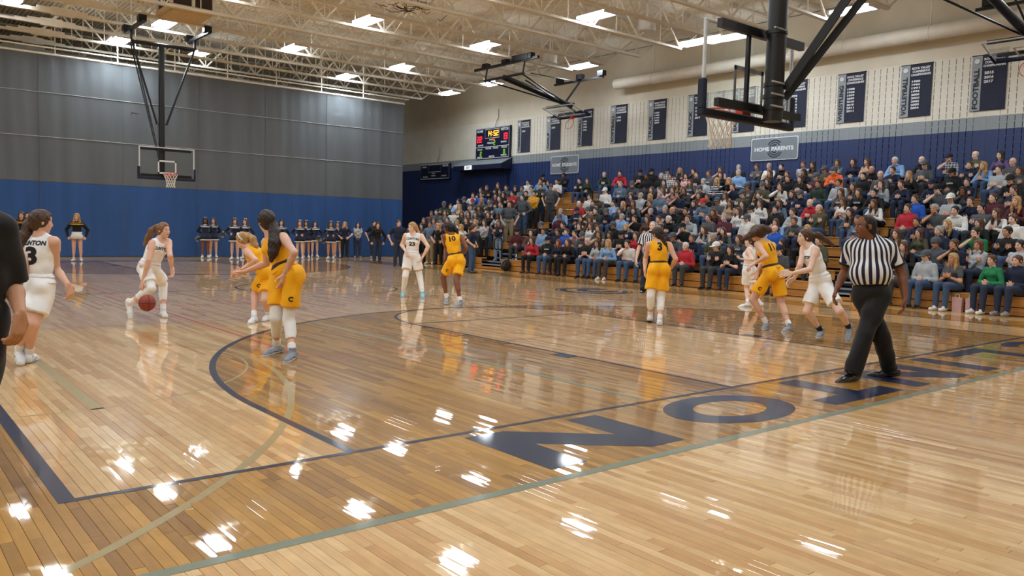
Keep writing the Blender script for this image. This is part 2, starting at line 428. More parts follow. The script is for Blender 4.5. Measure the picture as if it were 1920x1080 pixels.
BANNER_Y = [16.9, 23.85, 30.85, 37.85, 44.65, 51.7, 58.5, 65.6, 72.45, 79.5, 86.7]
CH = 2/3.0; Z0 = 15.85
spans = []                                    # (y0, y1) of the blocks of a course
grp = [BANNER_Y[0]-6.98]+BANNER_Y
for a, b in zip(grp, grp[1:]+[93.7]):
    spans += [(a-1.16, a), (a, a+1.16)]
    k = (b-1.16)-(a+1.16); nc = 7
    spans += [(a+1.16+k*i/nc, a+1.16+k*(i+1)/nc) for i in range(nc)]
y = 93.7-1.16
while y < 149: spans.append((y, y+1.333)); y += 1.333
bl = []
for c in range(-9, 11):
    z0 = Z0+c*CH; pm = M_NAVY_B if c < 0 else (M_GREY_B if c < 2 else M_CREAM_B)
    for (ya, yb) in spans:
        plain = yb-ya > .8
        bl.append((ya, yb, z0, pm, plain))
def bscore(q):
    ya, yb, z0, pm, plain = q; c = (XW, (ya+yb)/2, z0+CH/2); u, v = project(c)
    if not (0 < u < 1920 and v > 0) or z0 < 12.5: return 0
    if pm is M_CREAM_B and plain: return 0
    return (yb-ya)*(XW-CAM_P[0])/depth_of(c)**3
sc_ = np.array([bscore(q) for q in bl]); top300 = set(np.argsort(-sc_)[:300].tolist())
rest = {}; bm_ = {}
for i, (ya, yb, z0, pm, plain) in enumerate(bl):
    g_ = .006 if plain else .035
    lo = (XW-.02, ya+g_, z0+.012); hi = (XW+.1, yb-g_, z0+CH-.012)
    if i in top300:
        key = (pm.name, round(yb-ya, 3))
        if key not in bm_: bm_[key] = MB().box((-.02, -(yb-ya)/2+g_, .012), (.1, (yb-ya)/2-g_, CH-.012)).mesh('block', pm)
        place('block', bm_[key], wall_right, (XW, (ya+yb)/2, z0))
    else: rest.setdefault(pm.name, (MB(), pm))[0].box(lo, hi)
for nme, (mb, pm) in rest.items(): o = mb.build('block_courses', pm, wall_right); o['kind'] = 'stuff'
mort = {}
for c in range(-9, 12):
    pm = M_NAVY_B if c <= 0 else (M_GREY_B if c < 2 else M_CREAM_B)
    mort.setdefault(pm.name, (MB(), pm))[0].box((XW-.012, 8, Z0+c*CH-.075), (XW+.1, 149, Z0+c*CH+.075))
for nme, (mb, pm) in mort.items(): o = mb.build('mortar_joint', pm, wall_right); o['kind'] = 'stuff'

# ================================================================ roof: deck, joists, pipes
M_STEEL = mat('cream_steel_paint', '#e8e1d2', .55, var=.06, scale=3)
M_DECK = mat('cream_deck_paint', '#f0eade', .65, var=.05, scale=1.5)
mb = MB(); vs, n = [], 0
x = -48.0; prof = []
while x < XW: prof += [(x, ZD), (x+.22, ZD), (x+.29, ZD+.22), (x+.43, ZD+.22)]; x += .5
vs = [(px, yy, pz) for yy in (-32, 150) for px, pz in prof]; k = len(prof)
mb.add(vs, [(i, i+1, k+i+1, k+i) for i in range(k-1)]); mb.box((-48.8, -32.8, ZD+.4), (XW+.8, 150.8, ZD+.9))
ceiling = mb.build('ceiling', M_DECK); tag(ceiling, kind='structure')

JX0, JX1 = -42.0, 72.5
JY = [40.4+6.1*k for k in range(-7, 15)]
JOIST = []
node = 7.2
web_len = None
def joist_parts(x0, x1):
    tc = MB(); 
    for s_ in (-1, 1):
        tc.beam((x0-5, s_*.14, ZD-.12), (x1+9.8, s_*.14, ZD-.12), .2, .24)
    bc = MB()
    for s_ in (-1, 1):
        bc.beam((x0, s_*.14, ZJ+.03), (x1, s_*.14, ZJ+.03), .24, .06); bc.beam((x0, s_*.05, ZJ+.16), (x1, s_*.05, ZJ+.16), .05, .3)
    return tc.mesh('top_chord', M_STEEL), bc.mesh('bottom_chord', M_STEEL)
ME_TC, ME_BC = joist_parts(JX0, JX1)
hgt = ZD-.2-(ZJ+.15)
ME_UP = MB().beam((0, 0, ZJ+.15), (node/2, 0, ZD-.2), .17, .17).mesh('web_diagonal', M_STEEL)
ME_DN = MB().beam((0, 0, ZD-.2), (node/2, 0, ZJ+.15), .17, .17).mesh('web_diagonal', M_STEEL)
ME_VT = MB().beam((0, 0, ZJ+.15), (0, 0, ZD-.2), .09, .09).mesh('web_vertical', M_STEEL)
ME_EN = MB().beam((0, 0, ZJ+.15), (5.5, 0, ZD-.2), .15, .15).mesh('end_diagonal', M_STEEL)
sp = MB(); sp.box((-2.4, -.2, ZJ-.02), (2.4, .2, ZJ+.62)); sp.box((-3.6, -.23, ZJ+.05), (3.6, .23, ZJ+.4)); sp.box((-1.1, -.25, ZJ-.1), (1.1, .25, ZJ+.72))
ME_SP = sp.mesh('splice_plate', M_STEEL)
def ordinal(k):
    o1 = ['first','second','third','fourth','fifth','sixth','seventh','eighth','ninth','tenth','eleventh','twelfth','thirteenth','fourteenth','fifteenth','sixteenth','seventeenth','eighteenth','nineteenth']
    if k <= 19: return o1[k-1]
    tens = {2:('twentieth','twenty'),3:('thirtieth','thirty'),4:('fortieth','forty'),5:('fiftieth','fifty'),6:('sixtieth','sixty')}[k//10]
    return tens[0] if k % 10 == 0 else tens[1]+'-'+o1[k % 10-1]
for k, yj in enumerate(JY):
    if yj > 115: continue
    if yj < 8: 
        continue
    j = thing('roof_joist', 'cream steel roof joist with open web, %s from the grey divider curtain' % ordinal(max(1, int(round((95.3-yj)/6.1))+1)) if yj < 96 else 'cream steel roof joist in the dark, %s beyond the divider curtain' % ordinal(int((yj-96)/6.1)+1), 'roof joist', (0, yj, 0), 'open web roof joists')
    place('top_chord', ME_TC, j, (0, yj, 0)); place('bottom_chord', ME_BC, j, (0, yj, 0))
    x = JX1-node*8
    while x < JX1-1:
        place('web_diagonal', ME_UP, j, (x, yj, 0)); place('web_diagonal', ME_DN, j, (x+node/2, yj, 0)); place('web_vertical', ME_VT, j, (x+node/2, yj, 0))
        if x > JX1-node*8: place('web_vertical', ME_VT, j, (x, yj, 0))
        x += node
    place('end_diagonal', ME_EN, j, (JX1, yj, 0)); place('splice_plate', ME_SP, j, (15.3, yj, 0))
for k, bx in enumerate((29.0, 45.0, 52.0, 68.0)):      # cross bridging between the joists
    b = thing('joist_bridging', 'thin steel cross bridging rods between the roof joists, %s line from the splices' % ordinal(k+1), 'bridging', (bx, 60, 26))
    for ya, yb in zip(JY, JY[1:]):
        if ya < 34 or yb > 96: continue
        MB().tube([(bx, ya, ZJ+.2), (bx, yb, ZD-.3)], .045, 6).build('rod', M_STEEL, b)
        MB().tube([(bx, ya, ZD-.3), (bx, yb, ZJ+.2)], .045, 6).build('rod', M_STEEL, b)
pp = thing('air_duct', 'long round cream air duct hung along the top of the block wall', 'duct', (80.6, 40, 24.9))
mb = MB(); mb.tube([(81.2, -20, 25.7), (81.2, 64.8, 25.7)], .75, 20); mb.build('duct_pipe', M_STEEL, pp, smooth=True, sharp=40)
for yy in range(-14, 64, 9):
    MB().beam((81.2, yy, 25.7), (81.2, yy, ZD), .12, .12).build('hanger', M_STEEL, pp)
    MB().lathe([(.78, -.12), (.8, -.1), (.8, .1), (.78, .12)], (81.2, yy, 25.7), (0, 1, 0), 20).build('collar', M_STEEL, pp)
du = thing('ceiling_air_unit', 'boxy cream ceiling air unit with dark louvre openings among the joists', 'air unit', (25.3, 74.6, 26.3))
mb = MB(); mb.box((23.3, 72.3, 26.35), (27.3, 76.6, 26.6)); mb.box((23.0, 72.0, 26.6), (27.6, 76.9, 27.0)); mb.build('casing', mat('tan_sheet_metal', '#d8bf93', .5), du)
mb = MB()
for sx in (23.0, 25.2, 27.3):
    for sy in (72.0, 76.6): mb.box((sx, sy, 27.0), (sx+.3, sy+.3, 30.2))
mb.box((23, 72.0, 29.4), (27.6, 76.9, 29.8)); mb.build('frame', M_STEEL, du)
mb = MB(); mb.box((23.2, 72.25, 27.0), (27.4, 76.65, 29.4)); mb.build('louvre', mat('dark_louvre', '#3b2e28', .7), du)
for k, (lx, ly, lz) in enumerate(((66.0, 46.0, 27.2), (66.6, 85.6, 27.2), (70.2, 66.7, 27.2))):
    u, v = project((lx, ly, lz))
    s_ = thing('roof_fan', ('white drum shaped roof fan under the deck, above the right-hand bleachers', 'white drum shaped roof fan left of the folded side basket', 'white drum shaped roof fan over the folded side basket')[k], 'roof fan', (lx, ly, lz), 'drum fans')
    MB().lathe([(.9, 0), (1.0, .08), (1.0, 1.1), (.85, 1.25), (.5, 1.3)], (lx, ly, lz), n=20).build('drum', mat('white_enamel', '#d9d9d4', .4), s_, smooth=True, sharp=35)
    MB().tube([(lx, ly, lz+1.3), (lx, ly, ZD)], .12).build('stem', M_STEEL, s_)

nb_ = thing('bundled_net', 'tangled dark net bundled up in the joists at the upper centre', 'net', (41.0, 55.0, 26.6))
rg = random.Random(3)
for k in range(46):
    c_ = np.array((42.0+rg.gauss(0, 1.3), 56.5+rg.gauss(0, .8), 27.3+rg.gauss(0, .25))); a_ = rg.uniform(0, 6.28); d_ = np.array((math.cos(a_), math.sin(a_), rg.uniform(-.25, .25)))
    MB().tube([c_-d_*rg.uniform(.4, .9), c_+np.array((0, 0, rg.uniform(-.3, .15))), c_+d_*rg.uniform(.4, .9)], .035, 5).build('net_cord', mat('brown_net_cord', '#5a4a38', .8), nb_)

# ================================================================ light fixtures
def lens_mat(name, k, col=(.85, .93, 1.0)):
    m = bpy.data.materials.new(name); m.use_nodes = True; nt = m.node_tree
    for n_ in list(nt.nodes): nt.nodes.remove(n_)
    o_ = nd(nt, 'ShaderNodeOutputMaterial'); e_ = nd(nt, 'ShaderNodeEmission'); e_.inputs[0].default_value = col+(1,); e_.inputs[1].default_value = k
    nt.links.new(e_.outputs[0], o_.inputs[0]); return m
M_LENS = lens_mat('lamp_lens', LENS_EMISSION); M_WASH = lens_mat('wash_lens', LENS_EMISSION*WASH, (.8, .92, 1.0)); M_BEY = lens_mat('lens_beyond', BEYOND_EMISSION)
M_FILL_GLOW = lens_mat('added_side_glow', LENS_EMISSION*FILL_GLOW)  # fill light for the deck and joists, not a lens of the fixture
M_HOUS = mat('white_fixture_enamel', '#c9ccd2', .4)
def fixture_meshes(lens):
    h = MB(); h.box((-.75, -2.0, .12), (.75, 2.0, .28)); h.box((-.9, -2.05, .0), (-.75, 2.05, .3)); h.box((.75, -2.05, 0), (.9, 2.05, .3)); h.box((-.9, -2.2, .02), (.9, -2.0, .3)); h.box((-.9, 2.0, .02), (.9, 2.2, .3))
    hm = h.mesh('housing', M_HOUS); lm = []
    for a, b in ((-.72, -.06), (.06, .72)): 
        q = MB(); vs = [(a,-1.97,.1),(b,-1.97,.1),(b,1.97,.1),(a,1.97,.1)]; q.add(vs, [(3,2,1,0)]); lm.append(q.mesh('lens', lens))
    for sx in (-1, 1): q = MB(); q.add([(sx*.91,-1.95,.03),(sx*.91,1.95,.03),(sx*.91,1.95,.27),(sx*.91,-1.95,.27)], [(0,1,2,3)] if sx > 0 else [(3,2,1,0)]); lm.append(q.mesh('added_glow_strip', M_FILL_GLOW))  # added emissive strips along the housing sides, to lift the roof brightness
    st = MB().beam((0, 0, .3), (0, 0, ZD-26.9), .07, .07).mesh('stem', M_STEEL)
    return hm, lm, st
FX = {k: fixture_meshes(m_) for k, m_ in (('main', M_LENS), ('wash', M_WASH), ('bey', M_BEY))}
def fixture(x, y, label, kind='main', z=26.9, group='ceiling light panels'):
    hm, lm, st = FX[kind]; t = thing('ceiling_light', label, 'ceiling light', (x, y, z), group)
    place('housing', hm, t, (x, y, z)); [place('lens', q, t, (x, y, z)) for q in lm]; place('stem', st, t, (x, y, z)); return t  # the last two lens pieces are the added side glow strips
NAMED = {(10.7, 84.0): 'at the far left corner of the ceiling', (25.4, 82.0): 'above the far basket, under the air unit', (41.3, 82.8): 'between the far basket and the folded side basket',
 (57.2, 82.7): 'two panels left of the folded side basket', (73.7, 83.7): 'under the folded side basket frame', (23.9, 94.9): 'against the curtain top, left of the far basket post',
 (55.2, 94.9): 'against the curtain top, above its right half', (74.2, 95.6): 'nearest the corner of curtain and block wall', (41.2, 63.8): 'high above midcourt at the upper left', (57.2, 63.8): 'above midcourt, left of the side basket frame',
 (73.9, 63.9): 'right of the folded side basket frame', (57.1, 45.0): 'large at the upper centre of the ceiling', (73.3, 44.9): 'left of the near glass backboard', (74.1, 39.6): 'seen through the near glass backboard', (73.0, 25.8): 'right of the near basket braces'}
for (lx, ly), w_ in NAMED.items(): fixture(lx, ly, 'rectangular white light panel '+w_, 'wash' if 'against the curtain' in w_ else 'main', group=None)
GX = (-38, -22, -5.5, 10.7, 25.3, 41.2, 57.2); UNSEEN = [(x_, y_) for y_ in (63.8, 45, 26, 7, -12) for x_ in GX]+[(73.3, 7), (73.3, -12), (-5.5, 84), (-22, 84), (-38, 84)]
UNSEEN = [q for q in UNSEEN if q not in ((41.2, 63.8), (57.2, 63.8), (57.2, 45))]
for lx, ly in UNSEEN: fixture(lx, ly, 'rectangular white light panel in the ceiling rows outside the picture')
fixture(35.3, 100.3, 'dim light panel above the curtain top, right of the far basket post', 'bey', 27.8, None)
fixture(33.8, 133.7, 'dim light panel glimmering through the left part of the curtain mesh', 'bey', 26.9, None); fixture(74.5, 133.4, 'dim light panel glimmering through the right part of the curtain mesh', 'bey', 26.9, None)

# ================================================================ divider curtain
def curtain_mat(name, col, seethrough):
    m = mat(name, col, .7, var=.1, scale=.6, bump=.25, bscale=5, stretch=(3, 3, .35), spec=.3)
    if seethrough:
        nt = m.node_tree; out = nt.nodes['Material Output']; tr = nd(nt, 'ShaderNodeBsdfTransparent'); mx_ = nd(nt, 'ShaderNodeMixShader'); mx_.inputs[0].default_value = seethrough
        nt.links.new(nt.nodes['Principled BSDF'].outputs[0], mx_.inputs[1]); nt.links.new(tr.outputs[0], mx_.inputs[2]); nt.links.new(mx_.outputs[0], out.inputs[0])
    return m
M_CG = curtain_mat('grey_curtain_mesh', '#626568', .07); M_CB = curtain_mat('blue_curtain_vinyl', '#2c4f85', 0)
M_SEAM = mat('pale_curtain_seam', '#a9aaa6', .7)
dc = thing('divider_curtain', 'tall divider curtain across the hall, grey mesh above royal blue vinyl', 'curtain', (24, YC, 0))
CXS = [-22.3, -12.9, -3.5, 5.9, 15.2, 24.6, 34.0, 43.4, 52.9, 62.3, 66.3]
def cy_(x, z): return YC+.035*math.sin(x*1.9+.6*math.sin(x*.7))+.018*math.sin(x*4.3+z*.12)+.10*math.sin(x*.45)*math.sin(z*.21+1)
def sheet(x0, x1, z0, z1, nx, nz):
    mb = MB(); gx = np.linspace(x0+.012, x1-.012, nx); gz = np.linspace(z0+.012, z1-.012, nz)
    mb.add([(x, cy_(x, z), z) for z in gz for x in gx], [(j*nx+i, j*nx+i+1, (j+1)*nx+i+1, (j+1)*nx+i) for j in range(nz-1) for i in range(nx-1)])
    k = len(mb.v); mb.add([(x, cy_(x, z)+.03, z) for z in gz for x in gx], [(j*nx+i+1, j*nx+i, (j+1)*nx+i, (j+1)*nx+i+1) for j in range(nz-1) for i in range(nx-1)])
    return mb
for x0, x1 in zip(CXS, CXS[1:]):
    nx = max(6, int((x1-x0)*4))
    for z0, z1 in ((9.15, 14.55), (14.55, 19.85), (19.85, 24.35)):
        o = sheet(x0, x1, z0, z1, nx, 6).build('grey_panel', M_CG, dc, smooth=True)
    sheet(x0, x1, .08, 9.15, nx, 8).build('blue_panel', M_CB, dc, smooth=True)
    for z in (14.55, 19.85):
        MB().tube([(x, cy_(x, z)-.03, z) for x in np.linspace(x0, x1, nx)], .035, 6).build('seam', M_SEAM, dc)
    MB().tube([(x1, cy_(x1, z)-.02, z) for z in np.linspace(.1, 24.3, 14)], .025, 6).build('seam', M_CG, dc)
MB().tube([(-22, YC, 24.45), (66.4, YC, 24.45)], .13, 10).build('curtain_pipe', M_STEEL, dc)
MB().tube([(-22, YC-1.2, 25.0), (66.4, YC-1.2, 25.0)], .1, 10).build('drive_pipe', M_STEEL, dc)
for x in np.arange(-18, 66, 7.0): MB().beam((x, YC-.0, 24.4), (x, YC-.0, ZD-.3), .12, .12).build('hanger', M_STEEL, dc)
# ================================================================ bleachers
NROW, RD, RH, BX0, BZ0 = 11, 2.2, 0.93, 57.5, 1.33
M_BW = mat('varnished_pine', '#b9813f', .42, var=.22, scale=3, stretch=(1, .5, 6), bump=.05, coat=.3)
M_BW2 = mat('varnished_pine_deck', '#a8763c', .45, var=.2, scale=3, stretch=(6, .5, 1), coat=.2)
M_BD = mat('black_bleacher_steel', '#15161a', .6)
M_NOSE = mat('grey_step_nosing', '#8b929a', .45, var=.1)
M_NAVYST = mat('navy_step_riser', '#1c2436', .6)
SECT = [('bleacher_section', 'stepped wooden bleacher section with the standing student crowd', 64.0, 81.5), ('bleacher_section', 'long middle wooden bleacher section full of seated spectators', 18.9, 60.0), ('bleacher_section', 'wooden bleacher section at the right edge of the picture', -6.0, 16.2)]
BLEACH = []
for nm, lb, y0, y1 in SECT:
    b = thing(nm, lb, 'bleachers', (BX0, (y0+y1)/2, 0)); BLEACH.append(b)
    n = max(1, int(round((y1-y0)/7.0))); ys = np.linspace(y0, y1, n+1)
    for r in range(NROW):
        xr, zr = BX0+RD*r, BZ0+RH*r
        for ya, yb in zip(ys, ys[1:]):
            a, c = ya+.01, yb-.01
            if r == 0:
                MB().bevel_box((xr, a, .05), (xr+.12, c, .57), .015).build('kick_board', M_BW, b)
                MB().bevel_box((xr-.04, a, .63), (xr+.12, c, zr-.12), .015).build('riser_board', M_BW, b)
            else:
                MB().bevel_box((xr, a, zr-.8), (xr+.12, c, zr-.12), .015).build('riser_board', M_BW, b)
            MB().bevel_box((xr-.06, a, zr-.115), (xr+.85, c, zr), .02).build('seat_board', M_BW, b)
            if r < NROW-1: MB().box((xr+.9, a, zr-.48), (xr+RD-.02, c, zr-.4)).build('foot_board', M_BW2, b)
    mb = MB()
    for k, ya in enumerate(np.linspace(y0+.2, y1-.2, n+2)):
        for r in range(1, NROW): mb.box((BX0+RD*r+.2, ya-.1, 0), (BX0+RD*r+.4, ya+.1, BZ0+RH*r-.5))
    for r in range(NROW): mb.box((BX0+RD*r+.16, y0+.05, .05), (BX0+RD*r+.2, y1-.05, BZ0+RH*r-.13))
    mb.build('understructure', M_BD, b)
for (y0, y1, lb) in ((60.0, 64.0, 'grey nosed aisle steps between the student section and the middle section'), (16.2, 18.9, 'grey nosed aisle steps left of the right-hand bleacher section')):
    s_ = thing('aisle_steps', lb, 'steps', (BX0, (y0+y1)/2, 0)); a, c = y0+.05, y1-.05
    MB().bevel_box((BX0, a, .05), (BX0+.12, c, .57), .015).build('kick_board', M_BW, s_)
    for r in range(NROW):
        xr, zr = BX0+RD*r, BZ0+RH*r-.4
        for k, (dx, dz) in enumerate(((0, -.31 if r == 0 else -.465), (1.1, 0))):
            z = zr+dz
            MB().box((xr+dx, a+.1, z-.3), (xr+dx+.08, c-.1, z-.08)).build('riser', M_NAVYST, s_)
            MB().bevel_box((xr+dx-.05, a+.08, z-.08), (xr+dx+1.08, c-.08, z), .012).build('tread', M_NAVYST, s_)
            MB().box((xr+dx-.07, a+.08, z-.11), (xr+dx+.12, c-.08, z+.012)).build('nosing', M_NOSE, s_)
    mb = MB()
    for r in range(1, NROW): mb.box((BX0+RD*r+.3, a+.3, 0), (BX0+RD*r+.5, c-.3, BZ0+RH*r-1.1))
    mb.build('understructure', M_BD, s_)
M_BLK = mat('black_powder_coat', '#0e0f12', .38, spec=.5)
def handrail(x, y, z, lb):
    h = thing('handrail', lb, 'handrail', (x, y, z))
    MB().tube(rnd_path([(x, y, z), (x, y, z+2.9), (x-1.15, y, z+2.9), (x-1.15, y, z+1.5), (x-.02, y, z+1.5)], .35), .075, 8).build('rail', M_BLK, h, smooth=True)
    MB().lathe([(.2, 0), (.2, .05), (.1, .07)], (x, y, z), n=12).build('foot_flange', M_BLK, h)
for k, r in enumerate((0, 2, 4, 7)): handrail(BX0+RD*r+1.6, 62.0, BZ0+RH*r-.4, 'black looped tube handrail, %s from the floor in the far aisle' % ordinal(k+1))
for k, r in enumerate((1, 4, 7)): handrail(BX0+RD*r+1.6, 17.5, BZ0+RH*r-.4, 'black looped tube handrail, %s from the floor in the near aisle' % ordinal(k+1))

# ================================================================ banners, signs, scoreboards on the block wall
M_BN = mat('navy_banner_cloth', '#1a2038', .7, var=.12, scale=2, bump=.2, bscale=3, sheen=.2)
M_BG = mat('grey_banner_stripe', '#9ba2a6', .7, var=.06)
M_WT = mat('white_print', '#dfe2e6', .6, var=.03); M_DK = mat('dark_print', '#1b2230', .6)
BAN = [('FOOTBALL', '2015 2016 2017', 16.9), ('VOLLEYBALL', '1988 1990 1991 1996 2000 2001 2002 2003 2004', 23.83), ('WRESTLING', '1988 1998 1999 2009 2010 2010 2011 2011', 30.85), ('BASKETBALL', '1995 1996 1997 2000 2001 2002 2003 2004', 37.8), ('BASKETBALL', '1986 1988 1991 1993', 44.65), ('TRACK', '1988 1997 2002 2014', 51.65), ('TRACK', '1984 1988 1998 2005 2009', 58.5), ('SOFTBALL', '1998 2000', 65.6), ('BASEBALL', '1984 1987 1988 1996', 72.45), ('GOLF', '2003', 79.5), ('CHEERLEADING', '2003', 86.7)]
def on_wall(x): return lambda a, b: (x, -a, b)          # a runs to the right as seen from the court
for k, (sport, yrs, yc) in enumerate(BAN):
    z0, z1 = (17.75, 23.1) if k < 9 else (17.6, 22.75); xb = XW-.12
    b = thing('championship_banner', 'navy hanging banner lettered %s, %s' % (sport, ('rightmost, by the folded hoop', 'second from the right', 'third from the right', 'just right of the near post', 'seen through the glass backboard', 'left of the glass backboard', 'three right of the student sign', 'two right of the student sign', 'behind the folded hoop', 'above the student sign', 'right of the lit scoreboard')[k]), 'banner', (xb, yc, z0), 'championship banners')
    yl, yr_ = yc+1.58, yc-1.58; ys_ = yc+.68
    def cloth(a0, a1, name, mt, dx):
        mb = MB(); nx, nz = 8, 8; g = [(xb-dx+.03*math.sin((y*2.1+z)*1.3)*(z1-z)/5, y, z) for z in np.linspace(z0, z1, nz) for y in np.linspace(a0, a1, nx)]
        mb.add(g, [(j*nx+i, j*nx+i+1, (j+1)*nx+i+1, (j+1)*nx+i) for j in range(nz-1) for i in range(nx-1)])
        mb.add([(x+.02, y, z) for x, y, z in g], [(j*nx+i+1, j*nx+i, (j+1)*nx+i, (j+1)*nx+i+1) for j in range(nz-1) for i in range(nx-1)])
        return mb.build(name, mt, b, smooth=True)
    cloth(ys_, yr_, 'navy_field', M_BN, 0); cloth(yl, ys_, 'grey_stripe', M_BG, 0)
    MB().tube([(xb+.02, yl+.06, z1), (xb+.02, yr_-.06, z1)], .05, 8).build('hanging_rod', M_BLK, b)
    MB().tube([(xb+.02, yl, z0), (xb+.02, yr_, z0)], .03, 8).build('bottom_rod', M_BLK, b)
    fn = on_wall(xb-.05); mb = MB(); cx = -(ys_+yr_)/2
    for q, (w_, tx) in enumerate(((1.9, 'ROCK VALLEY'), (1.75, 'CONFERENCE'), (2.0, 'CHAMPIONSHIPS'))): text_fit(MB(), tx, fn, cx, z1-.42-.33*q, w_, .24, bold=.05).build('lettering', M_WT, b)
    yl_ = yrs.split(); st = .42 if len(yl_) < 5 else .34
    for q, t_ in enumerate(yl_): text_fit(MB(), t_, fn, cx-.45, z1-1.75-st*q, .85, st*.66, bold=.05).build('lettering', M_WT, b)
    fv_ = lambda a, c_: (xb-.05, (yl+ys_)/2+c_, a)      # vertical word, reads upward
    mb = MB(); ln = min(3.9, .62*len(sport)*(.75 if len(sport) > 9 else 1)); text_fit(mb, sport, fv_, z0+.2+ln/2, 0, ln, .5, bold=.03); mb.build('sport_name', M_DK, b)
    mb = MB(); mb.lathe([(.24, 0), (.24, .02)], (xb-.04, (yl+ys_)/2, z1-.55), (-1, 0, 0), 16)
    mb.build('sport_emblem', M_WT, b)
def sign(label, words, y0, y1, z0, z1):
    s_ = thing('section_sign', label, 'sign', (XW-.1, (y0+y1)/2, z0)); x = XW-.16; yc = (y0+y1)/2; zc = (z0+z1)/2
    def rr(g): 
        w_, h_ = (y1-y0)/2-g, (z1-z0)/2-g; r = .2; out = []
        for cx, cz, a0 in ((w_-r, h_-r, 0), (-w_+r, h_-r, 90), (-w_+r, -h_+r, 180), (w_-r, -h_+r, 270)):
            out += [(cx+r*math.cos(math.radians(a0+t)), cz+r*math.sin(math.radians(a0+t))) for t in (0, 30, 60, 90)]
        return out
    MB().prism(rr(0), lambda a, b, d: (x-d, yc-a, zc+b), -.14, 0).build('border', M_WT, s_)
    MB().prism(rr(.09), lambda a, b, d: (x-d, yc-a, zc+b), 0, .02).build('panel', mat('grey_sign_panel', '#7c848c', .5, var=.04), s_)
    fn = lambda a, b: (x-.03, yc-a, zc+b); mb = MB()
    for r, w_, a0, a1 in ((1.0, .16, 40, 150), (1.0, .16, 205, 335), (.74, .14, 30, 330), (.45, .18, 60, 300)):
        mb.flat(strip(arc(.1, 0, r*(z1-z0)/2.7, a0, a1, 24), w_), fn)
    mb.build('round_emblem', mat('dark_emblem_print', '#2d3540', .5), s_)
    fn2 = lambda a, b: (x-.04, yc-a, zc+b); a, b = words
    text_fit(MB(), a, fn2, -1.62 if b == 'PARENTS' else -1.8, 0, 2.05 if b == 'PARENTS' else 1.85, .5, bold=.05).build('lettering', M_WT, s_); text_fit(MB(), b, fn2, 1.15, 0, 2.95 if b == 'PARENTS' else 3.3, .5, bold=.05).build('lettering', M_WT, s_)
sign('grey wall sign with round emblem, lettered HOME STUDENTS', ('HOME', 'STUDENTS'), 73.6, 79.85, 13.75, 16.5)
sign('grey wall sign with round emblem, lettered HOME PARENTS', ('HOME', 'PARENTS'), 36.95, 43.3, 14.05, 16.75)
def led(name, col, k): return mat(name, col, .5, var=.02, emit=k)
L_RED, L_AMB, L_GRN = led('red_led', '#ff2a3a', .75), led('amber_led', '#ffae3a', .9), led('green_led', '#7ec41e', .4)
SEG = {'0':'abcdef','1':'bc','2':'abged','3':'abgcd','4':'fgbc','5':'afgcd','9':'abcdfg'}
def digit(mb, ch, fn, cx, cy, w, h, t):
    for s_ in SEG[ch]:
        x0, x1, y0, y1 = cx-w/2, cx+w/2, cy-h/2, cy+h/2
        bx = {'a': (x0, y1-t, x1, y1), 'g': (x0, cy-t/2, x1, cy+t/2), 'd': (x0, y0, x1, y0+t), 'f': (x0, cy, x0+t, y1), 'b': (x1-t, cy, x1, y1), 'e': (x0, y0, x0+t, cy), 'c': (x1-t, y0, x1, cy)}[s_]
        mb.flat(([(bx[0], bx[1]), (bx[2], bx[1]), (bx[2], bx[3]), (bx[0], bx[3])], [(0, 1, 2, 3)]), fn)
M_SB = mat('scoreboard_face', '#0d1022', .35, var=.15, spec=.5)
